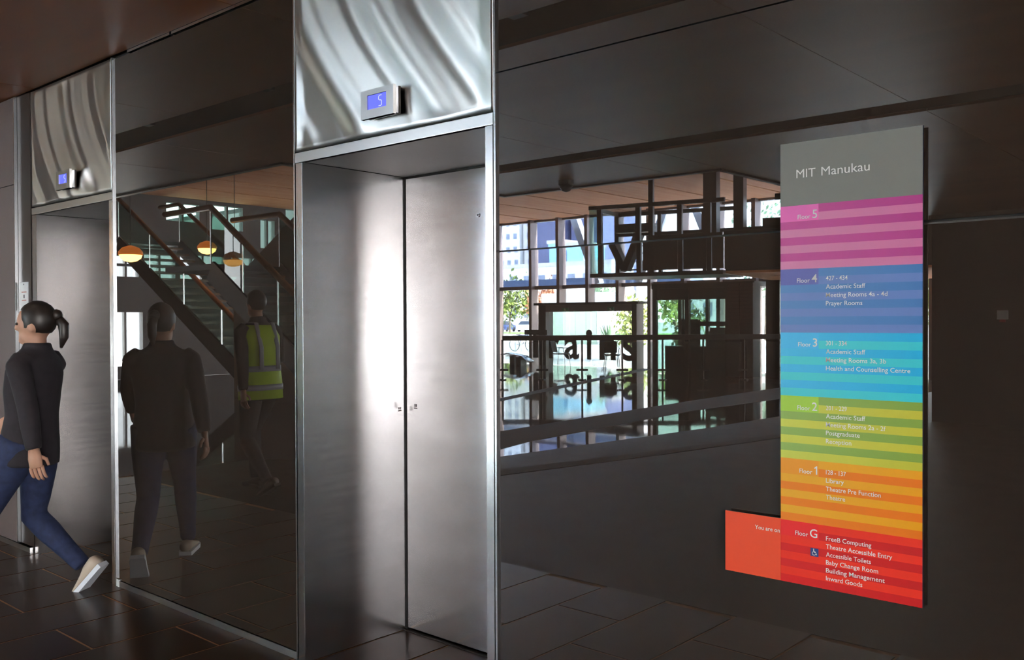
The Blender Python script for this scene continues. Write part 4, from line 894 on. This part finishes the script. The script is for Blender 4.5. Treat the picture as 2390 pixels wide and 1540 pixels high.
def person(loc, heading, H_, feet, hands, head_turn, lean, mats, label, vest=False, ponytail=False, fat=1.0):
    """forward +x, left +y in the body's own frame; feet = ((x, y, pitch), ...) left then right; hands = wrist points"""
    k = H_ / 1.75
    t = thing('person', label, 'person', (loc[0], loc[1], 0))
    T = Matrix.Translation((loc[0], loc[1], 0)) @ Matrix.Rotation(heading, 4, 'Z')
    def put(name, bm, m, smooth=True):
        bmesh.ops.transform(bm, matrix=T, verts=bm.verts); return obj(name, bm, m, t, smooth=smooth)
    hipz = 0.885 * k; hips = {1: Vector((0, 0.095, hipz)), -1: Vector((0, -0.095, hipz))}
    up_ = lambda z, x=0.0: Vector((lean * (z - 0.9) + x, 0, z))
    sh = {1: up_(1.41 * k) + Vector((0, 0.185 * k, 0)), -1: up_(1.41 * k) + Vector((0, -0.185 * k, 0))}
    hc = up_(1.615 * k, 0.025)
    # shoes first: they fix the ankles
    ank = {}
    for sd, (fx, fy, fp) in zip((1, -1), feet):
        bm = bmesh.new(); a = shoe(bm, (fx, fy, 0.0), (1, 0.08 * sd), fp); ank[sd] = a; up_sh = put('shoe', bm, mats['shoe'])
        bm = bmesh.new(); shoe(bm, (fx, fy, 0.0), (1, 0.08 * sd), fp, sole=True); bmesh.ops.transform(bm, matrix=T, verts=bm.verts); obj('sole', bm, mats['sole'], up_sh) if False else obj('sole', bm, mats['sole'], t)
    knee = {}; elb = {}; wr_ = {}
    for i, sd in enumerate((1, -1)):
        knee[sd], ank[sd] = two_bone(hips[sd], ank[sd], 0.44 * k, 0.43 * k, (1, 0, 0.1))
        elb[sd], wr_[sd] = two_bone(sh[sd], hands[i], 0.29 * k, 0.26 * k, (-1, 0.25 * sd, -0.2))
    def torso(bm, g=0.0):
        tube(bm, [up_(0.86 * k), up_(0.95 * k), up_(1.08 * k), up_(1.22 * k, 0.01), up_(1.34 * k, 0.005), up_(1.43 * k), up_(1.47 * k)],
             [((0.165 + g) * fat, (0.115 + g) * fat), ((0.168 + g) * fat, (0.120 + g) * fat), ((0.150 + g) * fat, (0.108 + g) * fat), (0.165 + g, 0.118 + g), (0.178 + g, 0.112 + g), (0.135 + g, 0.085 + g), (0.07 + g, 0.065 + g)], 20)
    def arms(bm, g=0.0, upto=1.0):
        for sd in (1, -1):
            w = elb[sd].lerp(wr_[sd], upto)
            tube(bm, [sh[sd] + Vector((0, -0.05 * sd, 0.0)), sh[sd] + Vector((0, 0.0 * sd, -0.03)), sh[sd].lerp(elb[sd], 0.5), elb[sd], elb[sd].lerp(w, 0.4), w], [0.052 + g, 0.050 + g, 0.046 + g, 0.042 + g, 0.040 + g, 0.029 + g], 12)
    def legs(bm, g=0.0):
        for sd in (1, -1):
            h, kn, an = hips[sd], knee[sd], ank[sd]
            tube(bm, [h + Vector((0, 0, 0.06)), h.lerp(kn, 0.3), h.lerp(kn, 0.75), kn, kn.lerp(an, 0.3), kn.lerp(an, 0.7), an], [0.092 + g, 0.086 + g, 0.066 + g, 0.058 + g, 0.056 + g, 0.042 + g, 0.036 + g], 14)
    # body: one continuous skin, with head, neck, face and hands
    bm = bmesh.new(); torso(bm, -0.012); arms(bm, -0.006); legs(bm, -0.008)
    Hd = Matrix.Translation(hc) @ Matrix.Rotation(head_turn, 4, 'Z')
    tube(bm, [up_(1.42 * k), up_(1.50 * k, 0.01), hc + Vector((0, 0, -0.06))], [0.062, 0.054, 0.055], 14)
    hb = bmesh.new(); ball(hb, (0, 0, 0.02), (0.098, 0.076, 0.105), 3); ball(hb, (0.025, 0, -0.065), (0.066, 0.056, 0.062), 2); ball(hb, (0.075, 0, -0.092), (0.022, 0.024, 0.018), 1)
    tube(hb, [(0.088, 0, 0.018), (0.108, 0, -0.018), (0.100, 0, -0.034)], [0.009, 0.013, 0.010], 8)
    for sd in (1, -1): ball(hb, (-0.005, 0.078 * sd, -0.012), (0.020, 0.009, 0.030), 2)
    ball(hb, (0.082, 0, -0.058), (0.012, 0.024, 0.006), 1)
    bmesh.ops.transform(hb, matrix=Hd, verts=hb.verts); tmp = bpy.data.meshes.new('t'); hb.to_mesh(tmp); hb.free(); bm.from_mesh(tmp); bpy.data.meshes.remove(tmp)
    bm = fuse(bm, 0.011, 5)
    for i, sd in enumerate((1, -1)):
        d = (wr_[sd] - elb[sd]).normalized(); hand(bm, wr_[sd], d, sd, Vector((0.2, -sd, 0)) - d * Vector((0.2, -sd, 0)).dot(d))
    put('body', bm, mats['skin'])
    for sd in (1, -1):
        bm = bmesh.new(); ball(bm, (0.0855, 0.031 * sd, 0.008), (0.010, 0.013, 0.009), 2); bmesh.ops.transform(bm, matrix=Hd, verts=bm.verts); put('eye', bm, mats['eye'])
    # clothing
    bm = bmesh.new(); legs(bm, 0.014)
    tube(bm, [up_(0.84 * k), up_(0.92 * k), up_(1.0 * k)], [((0.170) * fat, 0.125 * fat), (0.172 * fat, 0.126 * fat), (0.162 * fat, 0.118 * fat)], 18); put('trousers', fuse(bm, 0.013, 4), mats['trousers'])
    bm = bmesh.new(); torso(bm, 0.016); arms(bm, 0.013, 0.94)
    tube(bm, [up_(0.79 * k), up_(0.86 * k), up_(0.95 * k)], [(0.192 * fat, 0.152 * fat), (0.190 * fat, 0.148 * fat), (0.186 * fat, 0.138 * fat)], 18); tube(bm, [up_(1.44 * k), up_(1.51 * k, 0.004)], [0.082, 0.074], 14); jk = put('jacket', fuse(bm, 0.013, 4), mats['jacket'])
    # hair
    bm = bmesh.new(); ball(bm, (-0.012, 0, 0.032), (0.104, 0.085, 0.108), 3)
    for v in list(bm.verts):
        if v.co.x > 0.055 and v.co.z < 0.075: v.co.x = 0.055 + (v.co.x - 0.055) * 0.1; v.co.z = max(v.co.z, 0.05) if v.co.x > 0.05 else v.co.z
        if v.co.z < -0.045: v.co.z = -0.045 + (v.co.z + 0.045) * 0.2
    if ponytail: ball(bm, (-0.112, 0, 0.055), (0.034, 0.034, 0.036), 2); tube(bm, [(-0.11, 0, 0.05), (-0.150, 0, 0.0), (-0.150, 0, -0.07), (-0.135, 0, -0.13)], [0.024, 0.030, 0.026, 0.008], 10)
    bmesh.ops.transform(bm, matrix=Hd, verts=bm.verts); put('hair', bm, mats['hair'])
    if vest:
        bm = bmesh.new(); tube(bm, [up_(0.80 * k), up_(0.95 * k), up_(1.08 * k), up_(1.22 * k, 0.01), up_(1.34 * k, 0.005), up_(1.44 * k)], [(0.215, 0.165), (0.212, 0.160), (0.200, 0.150), (0.206, 0.158), (0.214, 0.150), (0.150, 0.110)], 24, cap=True)
        vv = put('safety_vest', bm, mats['vest'])
        for z, a_, b_ in ((0.90, 0.2155, 0.1635), (1.06, 0.2035, 0.1535)):
            bm = bmesh.new(); tube(bm, [up_((z - 0.025) * k), up_((z + 0.025) * k)], [(a_ + .003, b_ + .003)] * 2, 24); put('reflective_band', bm, mats['band'])
        for sd in (1, -1):
            bm = bmesh.new(); tube(bm, [up_(1.06 * k) + Vector((0.155, 0.09 * sd, 0)), up_(1.25 * k) + Vector((0.166, 0.09 * sd, 0)), up_(1.42 * k) + Vector((0.09, 0.09 * sd, 0.04)), up_(1.42 * k) + Vector((-0.09, 0.09 * sd, 0.04)), up_(1.25 * k) + Vector((-0.155, 0.09 * sd, 0)), up_(1.06 * k) + Vector((-0.15, 0.09 * sd, 0))], [(0.024, 0.006)] * 6, 8); put('reflective_strap', bm, mats['band'])
    return t
M['skin'] = mat('skin', (196, 148, 122), rough=0.5, vary=0.06, scale=12)
common = dict(skin=M['skin'], eye=mat('eye_white_brown', (60, 44, 36), rough=0.2, vary=0), hair=mat('dark_brown_hair', (34, 26, 22), rough=0.45, vary=0.25, scale=40, stretch=(1, 1, 0.2)))
walker = dict(common, jacket=mat('black_wool_jacket', (40, 34, 38), rough=0.85, vary=0.18, scale=20), trousers=mat('blue_denim', (42, 50, 80), rough=0.85, vary=0.22, scale=26), shoe=mat('beige_canvas_shoe', (196, 178, 158), rough=0.7, vary=0.08), sole=mat('white_rubber_sole', (226, 228, 232), rough=0.6, vary=0.03))
worker = dict(common, jacket=mat('charcoal_shirt', (52, 46, 46), rough=0.85, vary=0.12), trousers=mat('dark_work_trousers', (44, 40, 42), rough=0.85, vary=0.15), shoe=mat('dark_work_boot', (40, 34, 30), rough=0.6, vary=0.1), sole=M['tyre'],
              vest=mat('lime_yellow_vest', (190, 220, 40), rough=0.6, vary=0.06, emit=None), band=mat('silver_reflective_tape', (170, 172, 176), rough=0.35, vary=0.03))
# one walks away past the far lift, back foot peeling off the floor
person((-5.50, -0.40), R(216), 1.66, ((0.32, 0.10, 0), (-0.36, -0.10, 48)), ((-0.20, 0.27, 0.84), (0.30, -0.24, 0.96)), R(14), -0.10, walker, 'person in black jacket and blue jeans striding past the far lift', ponytail=True)
# the other stands off to the side and only shows in the glossy wall
person((-7.25, -2.25), R(176), 1.84, ((0.20, 0.10, 0), (-0.30, -0.10, 30)), ((0.34, 0.25, 1.10), (-0.10, -0.26, 0.92)), R(0), 0.05, worker, 'person in lime hi-vis vest walking, seen only in the dark glossy wall', vest=True)
